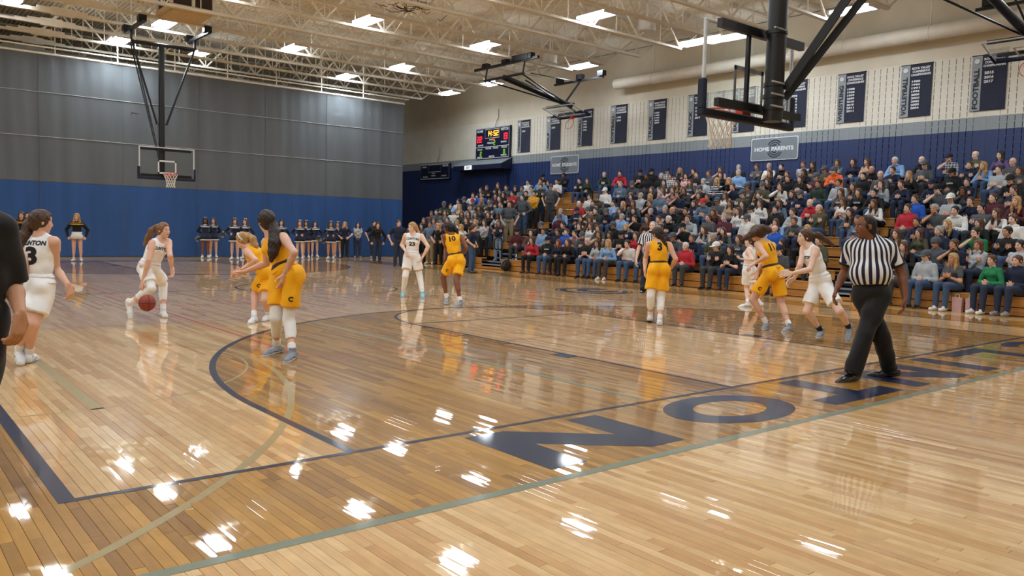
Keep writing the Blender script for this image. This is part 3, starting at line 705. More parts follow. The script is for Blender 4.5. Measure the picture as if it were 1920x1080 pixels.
def board(label, y0, y1, z0, z1, lit):
    x = XW-.55; yc, zc = (y0+y1)/2, (z0+z1)/2; w, h = y1-y0, z1-z0
    s_ = thing('scoreboard', label, 'scoreboard', (x, yc, z0))
    MB().bevel_box((x, y0, z0), (XW-.03, y1, z1), .05).build('cabinet', mat('navy_cabinet', '#141a33', .4), s_)
    fn = lambda a, b: (x-.03, yc-a, zc+b); fp = lambda d: (lambda a, b: (x-d, yc-a, zc+b))
    mb = MB(); e = .1; fr = [(-w/2+e, -h/2+e), (w/2-e, -h/2+e), (w/2-e, h/2-e), (-w/2+e, h/2-e)]
    mb.flat(strip(fr, .1, True), fp(.02))
    if lit: mb.flat(strip([(-w/2+e, -.12*h), (w/2-e, -.12*h)], .1), fp(.02))
    mb.flat(strip([(-.21*w, .16*h if lit else -.02*h), (.21*w, .16*h if lit else -.02*h), (.21*w, .44*h), (-.21*w, .44*h)], .08, True), fp(.02))
    mb.build('trim_line', M_WT, s_)
    mb = MB()
    if lit:
        for tx, cx, cy, w_, h_ in (('HOME', -.37, .40, .19, .085), ('VISITOR', .36, .40, .23, .085), ('BONUS', -.34, -.055, .16, .055), ('BONUS', .34, -.0, .16, .055), ('PERIOD', -.05, .0, .18, .055), ('POSS', -.03, .1, .1, .04), ('FOULS', -.36, -.19, .15, .055), ('PLAYER', -.1, -.17, .17, .055), ('FOULS', .11, -.17, .15, .055), ('FOULS', .36, -.17, .15, .055), ('POINTS', -.36, -.44, .15, .05), ('MATCH', .0, -.43, .16, .055), ('POINTS', .35, -.42, .16, .05)):
            text_fit(MB(), tx, fn, cx*w, cy*h, w_*w, h_*h, bold=.04).build('lettering', M_WT, s_)
    else:
        for tx, cx, cy, w_, h_ in (('HOME', -.36, .32, .17, .1), ('VISITOR', .37, .34, .2, .12), ('FOUL', -.03, -.12, .1, .07), ('PERIOD', -.03, -.27, .15, .08), ('BONUS', -.32, -.33, .16, .08), ('BONUS', .33, -.3, .16, .08)): text_fit(MB(), tx, fn, cx*w, cy*h, w_*w, h_*h, bold=.04).build('lettering', M_WT, s_)
    if lit:
        f3 = fp(.05); DG = lambda ch, cx, cy, dw, dh, t_, nm, m_: (lambda q: (digit(q, ch, f3, cx*w, cy*h, dw*w, dh*h, t_), q.build(nm, m_, s_)))(MB())
        for ch, cx in (('1', -.13), ('4', -.06), ('5', .08), ('2', .15)): DG(ch, cx, .30, .075, .17, .17, 'clock_digit', L_AMB)
        for dy in (.26, .33): MB().flat(strip([(.0, dy*h), (.02*w, dy*h)], .16), f3).build('clock_colon', L_AMB, s_)
        mb = MB()
        for ch, cx, cy in (('2', -.42, .14), ('2', -.34, .14), ('1', .33, .17), ('3', .41, .17)): DG(ch, cx, cy, .07, .2, .2, 'score_digit', L_RED)
        MB().flat(strip([(.02*w, .105*h), (.08*w, .105*h)], .22), f3).build('possession_light', L_RED, s_)
        mb = MB()
        for ch, cx, cy in (('2', .07, .0), ('2', -.33, -.33), ('0', .36, -.31)): DG(ch, cx, cy, .05, .14, .11, 'foul_digit', L_GRN)
    yk = yc-.5; MB().tube(rnd_path([(x+.2, yk, z1), (x+.2, yk-.4, z1+1.1), (XW-.1, yk-.5, z1+1.4), (XW-.1, yk-.5, z1+3)], .4), .06, 6).build('conduit', mat('grey_conduit', '#8c8a84', .5), s_)
board('lit scoreboard reading 14:52 with home 22 and visitor 13', 89.85, 99.2, 16.95, 22.25, True)
board('small unlit black scoreboard in the dark corner past the curtain', 107.1, 116.7, 13.95, 16.8, False)
# boxed doorway hood under the scoreboard
hd = thing('doorway_hood', 'boxed navy doorway hood with sloping grey top under the lit scoreboard', 'hood', (XW-2, 96, 14))
M_NV = mat('navy_hood_paint', '#141d3a', .5)
MB().prism([(0, 15.0), (2.4, 15.0), (2.4, 15.75), (0, 16.9)], lambda a, b, d: (XW-.03-a, d, b), 89.6, 103.2).build('hood_body', M_NV, hd)
MB().prism([(0, 16.92), (2.42, 15.77), (2.42, 15.85), (0, 17.0)], lambda a, b, d: (XW-.03-a, d, b), 89.5, 103.3).build('hood_top', mat('grey_hood_paint', '#7f878d', .6), hd)
MB().box((XW-.5, 90.2, 9), (XW-.03, 90.6, 15)).build('door_jamb', M_NV, hd)
ex = thing('exit_sign', 'small white lit exit sign on the front of the doorway hood', 'sign', (XW-2.6, 98.6, 15.1))
MB().bevel_box((XW-2.62, 97.6, 15.05), (XW-2.46, 99.6, 15.75), .03).build('case', mat('exit_sign_face', '#cfd8e0', .4, emit=.5), ex)
mb = MB(); text_fit(mb, 'EXIT', on_wall(XW-2.64), -98.5, 15.4, 1.1, .42); mb.build('lettering', M_DK, ex)

# ================================================================ baskets
M_GLASS = bpy.data.materials.new('backboard_glass'); M_GLASS.use_nodes = True
_b = M_GLASS.node_tree.nodes['Principled BSDF']; _b.inputs['Base Color'].default_value = (.86, .93, .91, 1); _b.inputs['Roughness'].default_value = .02; _b.inputs['Transmission Weight'].default_value = 1; _b.inputs['IOR'].default_value = 1.02; _b.inputs['Alpha'].default_value = .45
_b.inputs['Coat Weight'].default_value = .6; _b.inputs['Coat Roughness'].default_value = .02
_nz = nd(M_GLASS.node_tree, 'ShaderNodeTexNoise'); _nz.inputs['Scale'].default_value = 3; _r = nd(M_GLASS.node_tree, 'ShaderNodeMapRange'); _r.inputs[3].default_value = .01; _r.inputs[4].default_value = .04
M_GLASS.node_tree.links.new(_nz.outputs[0], _r.inputs[0]); M_GLASS.node_tree.links.new(_r.outputs[0], _b.inputs['Roughness'])
M_ALU = mat('white_backboard_frame', '#ced4d8', .35, metal=.1); M_PAD = mat('navy_edge_padding', '#141c34', .6)
M_RIM = mat('orange_rim_enamel', '#d8472e', .4); M_NET = mat('white_net_cord', '#e4e2da', .7)
def hoop(root, fn, net=True):
    # fn(a, n, z): a across the board, n out of its face, z up (0 = board bottom)
    def P(a, n, z): return fn(a, n, z)
    def bx(name, lo, hi, mt, bev=.02):
        mb = MB().bevel_box(lo, hi, bev); mb.v = [tuple(P(*q)) for q in mb.v]; return mb.build(name, mt, root)
    bx('glass', (-2.9, -.03, .1), (2.9, .0, 3.4), M_GLASS, .005)
    for nm, lo, hi in (('frame_rail', (-3, -.08, 0), (3, .03, .12)), ('frame_rail', (-3, -.08, 3.38), (3, .03, 3.5)), ('frame_rail', (-3, -.08, .12), (-2.86, .03, 3.38)), ('frame_rail', (2.86, -.08, .12), (3, .03, 3.38))): bx(nm, lo, hi, M_ALU)
    bx('edge_pad', (-3.12, -.2, -.14), (3.12, .12, .16), M_PAD, .05)
    for s_ in (-1, 1): bx('edge_pad', (s_*3.0-.12, -.2, .1), (s_*3.0+.12, .12, 1.25), M_PAD, .05)
    mb = MB()
    for lo, hi in (((-1, .005, .55), (1, .012, .72)), ((-1, .005, 1.88), (1, .012, 2.05)), ((-1, .005, .55), (-.84, .012, 2.05)), ((.84, .005, .55), (1, .012, 2.05))): mb.box(lo, hi)
    mb.v = [tuple(P(*q)) for q in mb.v]; mb.build('target_square', M_WT, root)
    R_, zc = .75, .5; c = 1.25
    MB().tube([P(R_*math.cos(t), c+R_*math.sin(t), zc) for t in np.linspace(0, 2*math.pi, 28, endpoint=False)], .035, 8, closed=True).build('rim', M_RIM, root, smooth=True)
    bx('rim_bracket', (-.28, .03, .2), (.28, .4, .5), M_RIM)
    for s_ in (-1, 1): MB().tube([P(s_*.2, .2, .22), P(s_*.5, 1.0, .46)], .03, 6).build('rim_brace', M_RIM, root)
    if net:
        lev = [(0, .75), (.3, .62), (.6, .5), (.9, .43), (1.2, .42), (1.5, .46)]
        for k in range(12):
            for sg in (-1, 1):
                pts = []
                for q, (dz, rr) in enumerate(lev):
                    t = 2*math.pi*(k+sg*.5*q)/12; wob = .02*math.sin(k*2.3+q); pts.append(P((rr+wob)*math.cos(t), c+(rr+wob)*math.sin(t), zc-dz))
                MB().tube(pts, .022, 4).build('net_cord', M_NET, root)
def beams(root, specs):
    for nm, a, b, w_, h_ in specs: MB().beam(a, b, w_, h_).build(nm, M_BLK, root)
# near basket, seen from behind
nh = thing('basketball_hoop', 'near glass backboard hung on a black post, seen from behind at upper right', 'basketball hoop', (25, 3.4, 9.4))
hoop(nh, lambda a, n, z: (25-a, 4+n, 9.5+z))
def mast(root, X, Yp, zb, zt, r): MB().tube([(X, Yp, zb), (X, Yp, zt)], r, 20).build('post', M_BLK, root, smooth=True, sharp=40)
mast(nh, 25.0, 2.85, 9.35, 25.5, .37)
beams(nh, [('cross_channel', (22.2, 3.45, 12.75), (27.8, 3.45, 12.75), .22, .32), ('cross_channel', (22.2, 3.45, 9.85), (27.8, 3.45, 9.85), .22, .3), ('strut', (24.2, 3.55, 12.7), (24.2, 3.55, 9.8), .14, .14), ('strut', (25.8, 3.55, 12.7), (25.8, 3.55, 9.8), .14, .14)])
for z in (10.3, 10.75, 12.75, 9.85): MB().lathe([(.41, -.08), (.41, .08)], (25, 2.85, z), n=20).build('clamp', M_BLK, nh, smooth=True, sharp=40)
for z in (10.3, 10.75, 12.75, 9.85): MB().tube([(24.2, 2.42, z), (25.0, 2.42, z)], .04, 6).build('clamp_bolt', mat('zinc_bolt', '#9fa3a6', .3, metal=.8), nh)
MB().beam((25.35, 2.6, 10.6), (29.0, -6.6, 26.0), .17, .3).build('back_brace', M_BLK, nh); MB().beam((25.6, 2.75, 10.3), (32.6, -6.0, 26.0), .17, .3).build('back_brace', M_BLK, nh)
for sx in (-1, 1):
    MB().tube([(25+sx*.3, 2.85, 15.5), (25+sx*3.4, 2.85, 25.4)], .12, 10).build('side_brace', M_BLK, nh); MB().beam((25+sx*3.4, -2, 25.7), (25+sx*3.4, 10.4, 25.7), .3, .3).build('ceiling_rail', M_BLK, nh)
MB().tube([(21.4, 2.85, 25.3), (28.6, 2.85, 25.3)], .16, 12).build('top_tube', M_BLK, nh)
# far basket
fh = thing('basketball_hoop', 'far glass backboard hanging in front of the grey curtain with orange rim', 'basketball hoop', (25, 80.6, 9.4))
hoop(fh, lambda a, n, z: (25+a, 80-n, 9.5+z))
mast(fh, 24.75, 81.1, 9.4, 24.5, .33)
beams(fh, [('cross_channel', (22.2, 80.55, 12.75), (27.8, 80.55, 12.75), .22, .25), ('cross_channel', (22.2, 80.55, 9.85), (27.8, 80.55, 9.85), .22, .3)])
MB().tube([(21.6, 81.1, 24.35), (28.4, 81.1, 24.5)], .2, 12).build('top_tube', M_BLK, fh, smooth=True)
for z in (15.6, 13.4, 9.9): MB().lathe([(.37, -.08), (.37, .08)], (24.75, 81.1, z), n=20).build('clamp', M_BLK, fh)
for sx in (-1, 1):
    MB().tube([(24.75+sx*.5, 81.1, 15.6), (25+sx*3.35, 81.1, 24.4)], .11, 10).build('side_brace', M_BLK, fh)
    xr = 25+sx*3.4
    MB().beam((xr, 76.2, 25.7), (xr, 83.4, 25.7), .32, .34).build('ceiling_rail', M_BLK, fh); MB().beam((xr, 81.1, 24.4), (xr, 81.1, 25.7), .22, .22).build('hinge_link', M_BLK, fh)
    for yy in (77, 83.1): MB().box((xr-.4, yy-.4, 25.75), (xr+.4, yy+.4, 26.4)).build('joist_clamp', M_BLK, fh)
for dx in (0, .28): MB().tube([(24.55+dx*.4, 81.0, 11.2), (23.6+dx, 89.2, 25.6)], .09, 8).build('back_brace', M_BLK, fh)
MB().tube([(23.1, 84.2, 16.9), (22.4, 84.4, 17.0), (22.4, 84.4, 16.7)], .05, 6).build('crank_handle', M_BLK, fh)
# two side baskets folded up under the roof
def folded(yc, label):
    t = thing('folded_basketball_hoop', label, 'basketball hoop', (66, yc, 24))
    d = np.array((3.3, 0, -1.05)); d /= np.linalg.norm(d); nrm = np.array((d[2], 0, -d[0])); top = np.array((71.3, yc, 21.65))
    hoop(t, lambda a, n, z: top+d*(3.5-z)+nrm*n+np.array((0, a, 0)), net=False)
    MB().tube([(62.0, yc, 24.2), (74.0, yc, 22.0)], .36, 16).build('post', M_BLK, t, smooth=True, sharp=40)
    beams(t, [('cross_channel', (71.9, yc-2.7, 21.75), (71.9, yc+2.7, 21.75), .25, .3), ('cross_channel', (74.2, yc-2.7, 21.05), (74.2, yc+2.7, 21.05), .25, .3)])
    MB().tube([(62.0, yc-4.0, 24.2), (62.0, yc+4.0, 24.2)], .16, 10).build('hinge_tube', M_BLK, t)
    for s_ in (-1, 1):
        MB().tube([(62.0, yc+s_*3.6, 24.2), (72.5, yc+s_*.4, 22.2)], .1, 8).build('side_brace', M_BLK, t); MB().beam((62.0, yc+s_*3.8, 24.2), (62.3, yc+s_*3.8, 25.9), .15, .15).build('hinge_link', M_BLK, t)
    MB().beam((62.3, yc-6.3, 25.9), (62.3, yc+6.5, 25.9), .3, .32).build('ceiling_rail', M_BLK, t); MB().beam((75.5, yc-4.4, 25.6), (75.5, yc+5.2, 25.6), .26, .28).build('ceiling_rail', M_BLK, t)
    for xx in (62.3, 75.5):
        for s_ in (-4.1, 0, 4.1): MB().box((xx-.35, yc+s_-.5, 26.0 if xx < 70 else 25.75), (xx+.35, yc+s_+.5, 26.45)).build('joist_clamp', M_BLK, t)
    MB().box((62.0, yc-5.2, 25.9), (62.7, yc-1.4, 26.6)).build('winch_box', M_BLK, t)
    MB().beam((75.5, yc, 25.5), (73.0, yc, 22.5), .12, .25).build('safety_strap', M_BLK, t); MB().tube([(64, yc-3.0, 24.6), (75.5, yc, 25.4)], .07, 6).build('cable_guide', M_BLK, t); MB().tube([(64.5, yc-1.4, 24.0), (74.6, yc-.2, 21.3)], .09, 6).build('lift_arm', M_BLK, t)
folded(66.2, 'black framed basketball hoop folded up under the roof above the student crowd')
folded(10.4, 'black framed basketball hoop folded up under the roof at the right edge')
# ================================================================ bodies: smooth unions of tapered limbs, meshed in numpy
def unit(v): v = np.asarray(v, float); return v/(np.linalg.norm(v)+1e-12)
class Fld:
    def __init__(s, lo, hi, h):
        s.h = h; s.lo = np.asarray(lo, float)-3*h; n = np.ceil((np.asarray(hi, float)+3*h-s.lo)/h).astype(int)+1
        s.ax = [(s.lo[i]+h*np.arange(n[i])) for i in range(3)]
        s.d = np.full(n, 9.0, np.float32); s.t = np.zeros(n, np.int8)
    def sl(s, lo, hi):
        a = np.clip(np.floor((np.asarray(lo)-s.lo)/s.h).astype(int), 0, np.array(s.d.shape)-1)
        b = np.clip(np.ceil((np.asarray(hi)-s.lo)/s.h).astype(int)+1, a+1, np.array(s.d.shape))
        return tuple(slice(i, j) for i, j in zip(a, b))
    def pts(s, sl):
        x, y, z = [s.ax[i][sl[i]] for i in range(3)]
        return x[:, None, None], y[None, :, None], z[None, None, :]
    def _join(s, sl, dn, k, tag):
        d = s.d[sl]; dn = dn.astype(np.float32)
        near = dn < d; s.t[sl] = np.where(near, tag, s.t[sl])
        if k > 0:
            hh = np.maximum(k-np.abs(d-dn), 0)/k; s.d[sl] = np.minimum(d, dn)-hh*hh*k*.25
        else: s.d[sl] = np.minimum(d, dn)
    def rc(s, a, b, r1, r2, k=.08, tag=0, cuts=(), squash=None):
        a, b = np.asarray(a, float), np.asarray(b, float); m_ = max(r1, r2)+k+3*s.h
        sl = s.sl(np.minimum(a, b)-m_, np.maximum(a, b)+m_); x, y, z = s.pts(sl)
        ba = b-a; l2 = ba@ba+1e-9; px, py, pz = x-a[0], y-a[1], z-a[2]
        t = np.clip((px*ba[0]+py*ba[1]+pz*ba[2])/l2, 0, 1)
        dx, dy, dz = px-t*ba[0], py-t*ba[1], pz-t*ba[2]
        if squash is not None:                # flatten along a direction
            n_, f_ = squash; q = dx*n_[0]+dy*n_[1]+dz*n_[2]; e = q*(1/f_-1)
            dx, dy, dz = dx+e*n_[0], dy+e*n_[1], dz+e*n_[2]
        dn = np.sqrt(dx*dx+dy*dy+dz*dz)-(r1+(r2-r1)*t)
        for p0, nn in cuts: dn = np.maximum(dn, (x-p0[0])*nn[0]+(y-p0[1])*nn[1]+(z-p0[2])*nn[2])
        s._join(sl, dn, k, tag); return s
    def _ell(s, c, A, rad, pad):
        c = np.asarray(c, float); A = np.asarray(A, float); R_ = np.asarray(rad, float)
        e = np.sqrt(((A*R_[:, None])**2).sum(0))+pad; sl = s.sl(c-e, c+e); x, y, z = s.pts(sl); x, y, z = x-c[0], y-c[1], z-c[2]
        q = [(x*A[i, 0]+y*A[i, 1]+z*A[i, 2]) for i in range(3)]
        k0 = np.sqrt(sum((q[i]/R_[i])**2 for i in range(3))); k1 = np.sqrt(sum((q[i]/R_[i]**2)**2 for i in range(3)))+1e-9
        return sl, k0*(k0-1)/k1
    def el(s, c, A, rad, k=.08, tag=0, cuts=()):
        sl, dn = s._ell(c, A, rad, k+3*s.h)
        if cuts:
            x, y, z = s.pts(sl)
            for p0, nn in cuts: dn = np.maximum(dn, (x-p0[0])*nn[0]+(y-p0[1])*nn[1]+(z-p0[2])*nn[2])
        s._join(sl, dn, k, tag); return s
    def carve(s, c, A, rad, k=0.0):
        sl, dn = s._ell(c, A, rad, k+3*s.h); d = s.d[sl]; b = -dn.astype(np.float32)
        if k > 0: hh = np.maximum(k-np.abs(d-b), 0)/k; s.d[sl] = np.maximum(d, b)+hh*hh*k*.25
        else: s.d[sl] = np.maximum(d, b)
        return s
    def cut(s, p0, nn):
        x, y, z = s.pts((slice(None),)*3); s.d = np.maximum(s.d, ((x-p0[0])*nn[0]+(y-p0[1])*nn[1]+(z-p0[2])*nn[2]).astype(np.float32)); return s
    def ripple(s, amp, f1, seed=0.0, dirs=None):
        x, y, z = s.pts((slice(None),)*3)
        w = np.sin(f1*(x*.8+y*.5+z*.35)+seed+1.7*np.sin(f1*.4*(z-y)+seed))+.6*np.sin(f1*1.6*(z*.6-x*.7+y*.4)+2*seed)
        s.d = s.d+(amp*w).astype(np.float32); return s
    def net(s):
        d = s.d; ins = d < 0; nx, ny, nz = d.shape
        c = [(i, j, k) for i in (0, 1) for j in (0, 1) for k in (0, 1)]
        cnt = np.zeros((nx-1, ny-1, nz-1), np.int8)
        for i, j, k in c: cnt += ins[i:nx-1+i, j:ny-1+j, k:nz-1+k]
        cells = np.argwhere((cnt > 0) & (cnt < 8))
        if len(cells) == 0: return np.zeros((0, 3)), np.zeros((0, 4), int), np.zeros(0, int)
        idx = np.full(cnt.shape, -1, np.int64); idx[tuple(cells.T)] = np.arange(len(cells))
        dv = {q: d[cells[:, 0]+q[0], cells[:, 1]+q[1], cells[:, 2]+q[2]] for q in c}
        acc = np.zeros((len(cells), 3)); num = np.zeros(len(cells))
        for a in range(3):
            for q in c:
                if q[a]: continue
                q2 = list(q); q2[a] = 1; q2 = tuple(q2); d0, d1 = dv[q], dv[q2]; cr = (d0 < 0) != (d1 < 0)
                t = np.where(cr, d0/np.where(cr, d0-d1, 1), 0); p = np.zeros((len(cells), 3)); p[:] = q; p[:, a] = t
                acc += p*cr[:, None]; num += cr
        v = s.lo+s.h*(cells+acc/num[:, None]); quads = []
        for a in range(3):
            o = [i for i in range(3) if i != a]; n_ = list(d.shape); n_[a] -= 1
            sA = [slice(0, n_[0]), slice(0, n_[1]), slice(0, n_[2])]; sB = list(sA); sB[a] = slice(1, n_[a]+1)
            A_, B_ = ins[tuple(sA)], ins[tuple(sB)]; e = np.argwhere(A_ != B_)
            e = e[(e[:, o[0]] > 0) & (e[:, o[1]] > 0) & (e[:, o[0]] < d.shape[o[0]]-1) & (e[:, o[1]] < d.shape[o[1]]-1)]
            fl = A_[tuple(e.T)]
            def at(i, j):
                g = e.copy(); g[:, o[0]] -= i; g[:, o[1]] -= j; return idx[tuple(g.T)]
            qd = np.stack([at(1, 1), at(0, 1), at(0, 0), at(1, 0)], 1)
            if a == 1: fl = ~fl
            qd[~fl] = qd[~fl][:, ::-1]; quads.append(qd)
        f = np.concatenate(quads); f = f[(f >= 0).all(1)]
        gi = np.rint((v-s.lo)/s.h).astype(int)
        return v, f, s.t[tuple(gi.T)].astype(int)
def shell_mesh(name, mats, pieces, org):
    # pieces: (verts, quads, material index array or int) joined into one mesh
    vs, fs, mi, b = [], [], [], 0
    for v, f, m_ in pieces:
        vs.append(np.asarray(v, float)); fs += [tuple(int(b+i) for i in q) for q in f]; mi += ([int(m_)]*len(f) if np.isscalar(m_) else list(map(int, m_))); b += len(v)
    v = (np.concatenate(vs)-np.asarray(org))*F; me = bpy.data.meshes.new(name); me.from_pydata(v.tolist(), [], fs)
    for m_ in mats: me.materials.append(m_)
    me.polygons.foreach_set('material_index', mi); me.polygons.foreach_set('use_smooth', [True]*len(fs)); me.update(); return me
def face_tags(f, t): return np.max(t[f], axis=1) if len(f) else np.zeros(0, int)
def ball(c, A, rad, n=8, m_=5):
    # small ellipsoid for eyes, lips, knots
    A = np.asarray(A); v, q = [], []
    for i in range(m_+1):
        ph = math.pi*i/m_
        for j in range(n):
            th = 2*math.pi*j/n; p = np.array((math.sin(ph)*math.cos(th)*rad[0], math.sin(ph)*math.sin(th)*rad[1], math.cos(ph)*rad[2])); v.append(np.asarray(c)+p@A)
    for i in range(m_):
        for j in range(n): q.append((i*n+j, (i+1)*n+j, (i+1)*n+(j+1) % n, i*n+(j+1) % n))
    return np.array(v), q
def frame(fwd, up):
    # rows: right, forward, up
    f = unit(fwd); r = unit(np.cross(f, up)); return np.array([r, f, np.cross(r, f)])
def head_prims(S, hc, A, s, tag=0, k=.05, fem=True):
    r, f, u = A; P = lambda a, b, c: hc+s*(a*r+b*f+c*u)
    S.el(P(0, -.035, .07), A, (.245*s, .315*s, .29*s), k, tag); S.el(P(0, .06, -.12), A, (.195*s, .225*s, .25*s), k, tag)
    S.rc(P(0, .15, -.31), P(0, .17, -.3), .075*s, .075*s, k, tag)
    S.rc(P(0, .265, .02), P(0, .298, -.085), .026*s, .036*s, .035, tag)                   # nose
    for q in (-1, 1):
        S.rc(P(q*.14, .19, -.06), P(q*.15, .17, -.1), .06*s, .05*s, .05, tag)          # cheek
        S.el(P(q*.25, -.03, -.02), A, (.028*s, .055*s, .09*s), .02, tag)               # ear
        S.carve(P(q*.105, .315, .02), A, (.06*s, .05*s, .035*s), .03)                  # eye socket
def face_bits(hc, A, s):
    r, f, u = A; P = lambda a, b, c: hc+s*(a*r+b*f+c*u); out = []
    for q in (-1, 1):
        out.append((*ball(P(q*.1, .245, .015), A, (.045*s, .03*s, .024*s)), 1)); out.append((*ball(P(q*.1, .262, .015), A, (.022*s, .02*s, .022*s)), 2)); out.append((*ball(P(q*.105, .262, .075), A, (.062*s, .022*s, .014*s)), 2))
    out.append((*ball(P(0, .262, -.185), A, (.075*s, .03*s, .024*s)), 3)); return out
def hand_pieces(w, dirn, palm_n, thumb_side, s, curl=.4, tag=0, h=.0155):
    # wrist point, direction of the fingers, palm normal (side to which the fingers curl), direction of the thumb
    d = unit(dirn); t = unit(np.asarray(thumb_side)-d*(np.asarray(thumb_side)@d)); n_ = unit(np.cross(d, t)); n_ = n_ if n_@np.asarray(palm_n) > 0 else -n_
    w = np.asarray(w); L_ = .30*s; k1 = w+d*L_
    pts = [w-d*.05*s, k1+d*.4*s, k1+n_*.3*s, w+t*.3*s, w-t*.25*s, k1+t*.3*s-n_*.1*s]; lo, hi = np.min(pts, 0)-.12, np.max(pts, 0)+.12
    S = Fld(lo, hi, h); S.rc(w-d*.02*s, w+d*.05*s, .08*s, .075*s, .03, tag)
    for q in (-.105, -.035, .035, .105): S.rc(w+d*.03*s+t*q*.6*s, k1+t*q*s, .055*s, .047*s, .03, tag, squash=None)
    for i, (q, ln) in enumerate(((.115, .27), (.04, .3), (-.035, .285), (-.11, .22))):
        a = k1+t*q*s; c = curl*(1+.15*i); p = a; ang = 0
        for ph, rr in ((.45, .036), (.32, .033), (.23, .029)):
            ang += c; e = p+s*ln*ph*(d*math.cos(ang)+n_*math.sin(ang))+t*q*.05*s; S.rc(p, e, rr*s, rr*.94*s, .012, tag); p = e
    a = w+d*.07*s+t*.09*s; b = a+s*.15*(t*.8+d*.7+n_*.25); c = b+s*.13*(t*.35+d*.9+n_*.3); S.rc(a, b, .05*s, .04*s, .03, tag); S.rc(b, c, .038*s, .03*s, .012, tag)
    v, f, tg = S.net(); return v, f, 0
def solve_joint(a, b, la, lb, uv, bias, d0):
    # depth along the pixel ray so that both bones keep their length
    best = None
    for d in np.linspace(d0-1.6, d0+1.6, 321):
        p = at_depth(uv[0], uv[1], d); e = (np.linalg.norm(p-a)-la)**2+(np.linalg.norm(p-b)-lb)**2+.004*(d-d0-bias)**2
        if best is None or e < best[0]: best = (e, p)
    return best[1]
# ================================================================ people on the court
def skin_mat(name, c): 
    m = mat('skin_'+name, c, .5, var=.06, scale=9, spec=.35); b = m.node_tree.nodes['Principled BSDF']
    b.inputs['Subsurface Weight'].default_value = .0; return m
SK = {k: skin_mat(k, c) for k, c in dict(fair='#deb29c', pale='#e6c3b0', tan='#c49272', brown='#80523a', dark='#503327').items()}
M_EYEW = mat('eye_white', '#d8d4cc', .4); M_EYED = mat('eye_dark', '#231a16', .4); M_LIP = mat('lips', '#a0584e', .5); M_LIPD = mat('lips_dark', '#5a2e28', .5)
def hair_mat(name, c): return mat('hair_'+name, c, .48, var=.35, scale=3, stretch=(9, 9, 1.2), bump=.5, bscale=12, spec=.45)
HR = {k: hair_mat(k, c) for k, c in dict(brown='#4a3222', dkbrown='#2c1d17', black='#121012', blonde='#b08a55', ltbrown='#7a5636', grey='#9a9894', auburn='#6b3420', white='#cfccc6').items()}
CL = {k: mat('cloth_'+k, c, .75, var=.1, scale=5, bump=.25, bscale=14, sheen=.1) for k, c in dict(yellow='#ffb400', white='#f0f1f2', trim='#33231b', black='#0b0b0d', navy='#161e38', navysock='#161b30').items()}
M_SHOEW = mat('white_shoe', '#dde0e4', .5, var=.1); M_SHOEG = mat('grey_shoe', '#8d939b', .5, var=.15); M_SHOET = mat('teal_shoe', '#86c4d2', .5, var=.12); M_SHOEB = mat('black_shoe', '#101012', .25, spec=.6, coat=.4); M_SOLE = mat('pale_sole', '#c8ccd2', .5); M_SLEEVE = mat('white_knee_sleeve', '#eff0f0', .7, var=.05, bump=.2)

def stripes_mat():
    m = bpy.data.materials.new('striped_shirt'); m.use_nodes = True; nt = m.node_tree; b = nt.nodes['Principled BSDF']; b.inputs['Roughness'].default_value = .8
    a = nd(nt, 'ShaderNodeAttribute'); a.attribute_name = 'across'; st = mth(nt, 'FRACT', a.outputs['Fac']); md = mth(nt, 'GREATER_THAN', st, .5)
    mx_ = nd(nt, 'ShaderNodeMix'); mx_.data_type = 'RGBA'; mx_.inputs[6].default_value = srgb('#e6e6ea')+(1,); mx_.inputs[7].default_value = srgb('#14182c')+(1,)
    nt.links.new(md, mx_.inputs[0]); nt.links.new(mx_.outputs[2], b.inputs['Base Color']); return m
M_STRIPE = stripes_mat()

def joints(sp):
    H = sp['H']; s = H/5.6; J = {'s': s}
    for q in 'LR':
        u, v, z = sp['an'+q]; J['an'+q] = floor_at(u, v, z)
    dm = (depth_of(J['anL'])+depth_of(J['anR']))/2+sp.get('dp', 0)
    J['pel'] = at_depth(*sp['pel'], dm)
    for q in 'LR': u, v, dd = sp['hip'+q]; J['hip'+q] = at_depth(u, v, dm+dd)
    u, v, dd = sp['neck']; dn = dm+dd; J['neck'] = at_depth(u, v, dn)
    for q in 'LR': u, v, dd = sp['sh'+q]; J['sh'+q] = at_depth(u, v, dn+dd)
    u, v, dd = sp['head']; J['head'] = at_depth(u, v, dn+dd)
    for q in 'LR':
        u, v, dd = sp['wr'+q]; J['wr'+q] = at_depth(u, v, dn+sp['sh'+q][2]+dd)
        u, v, bi = sp['el'+q]; ds = (depth_of(J['sh'+q])+depth_of(J['wr'+q]))/2
        J['el'+q] = solve_joint(J['sh'+q], J['wr'+q], .175*H, .15*H, (u, v), bi, ds)
        u, v, dd = sp['fi'+q]; J['fi'+q] = at_depth(u, v, depth_of(J['wr'+q])+dd)
        u, v, bi = sp['kn'+q]; dk = (depth_of(J['hip'+q])+depth_of(J['an'+q]))/2
        J['kn'+q] = solve_joint(J['hip'+q], J['an'+q], .235*H, .235*H, (u, v), bi, dk)
        u, v, z = sp['to'+q]; J['to'+q] = floor_at(u, v, z)
    up = unit(J['neck']-J['pel']); J['up'] = up
    r = unit(J['shR']-J['shL']); J['Ac'] = frame(np.cross(up, r), up); r = unit(J['hipR']-J['hipL']); J['Ap'] = frame(np.cross(up, r), up)
    a, b, c = sp['face']; hz = unit(np.array((FW[0], FW[1], 0))); fd = a*unit(np.array((RT[0], RT[1], 0)))+b*hz+c*np.array((0, 0, 1.0))
    J['Ah'] = frame(fd, np.array((0, 0, 1.0))+.25*up); J['hs'] = s*sp.get('hs', 1.0)
    return J
def lerp(a, b, t): return a+(b-a)*t
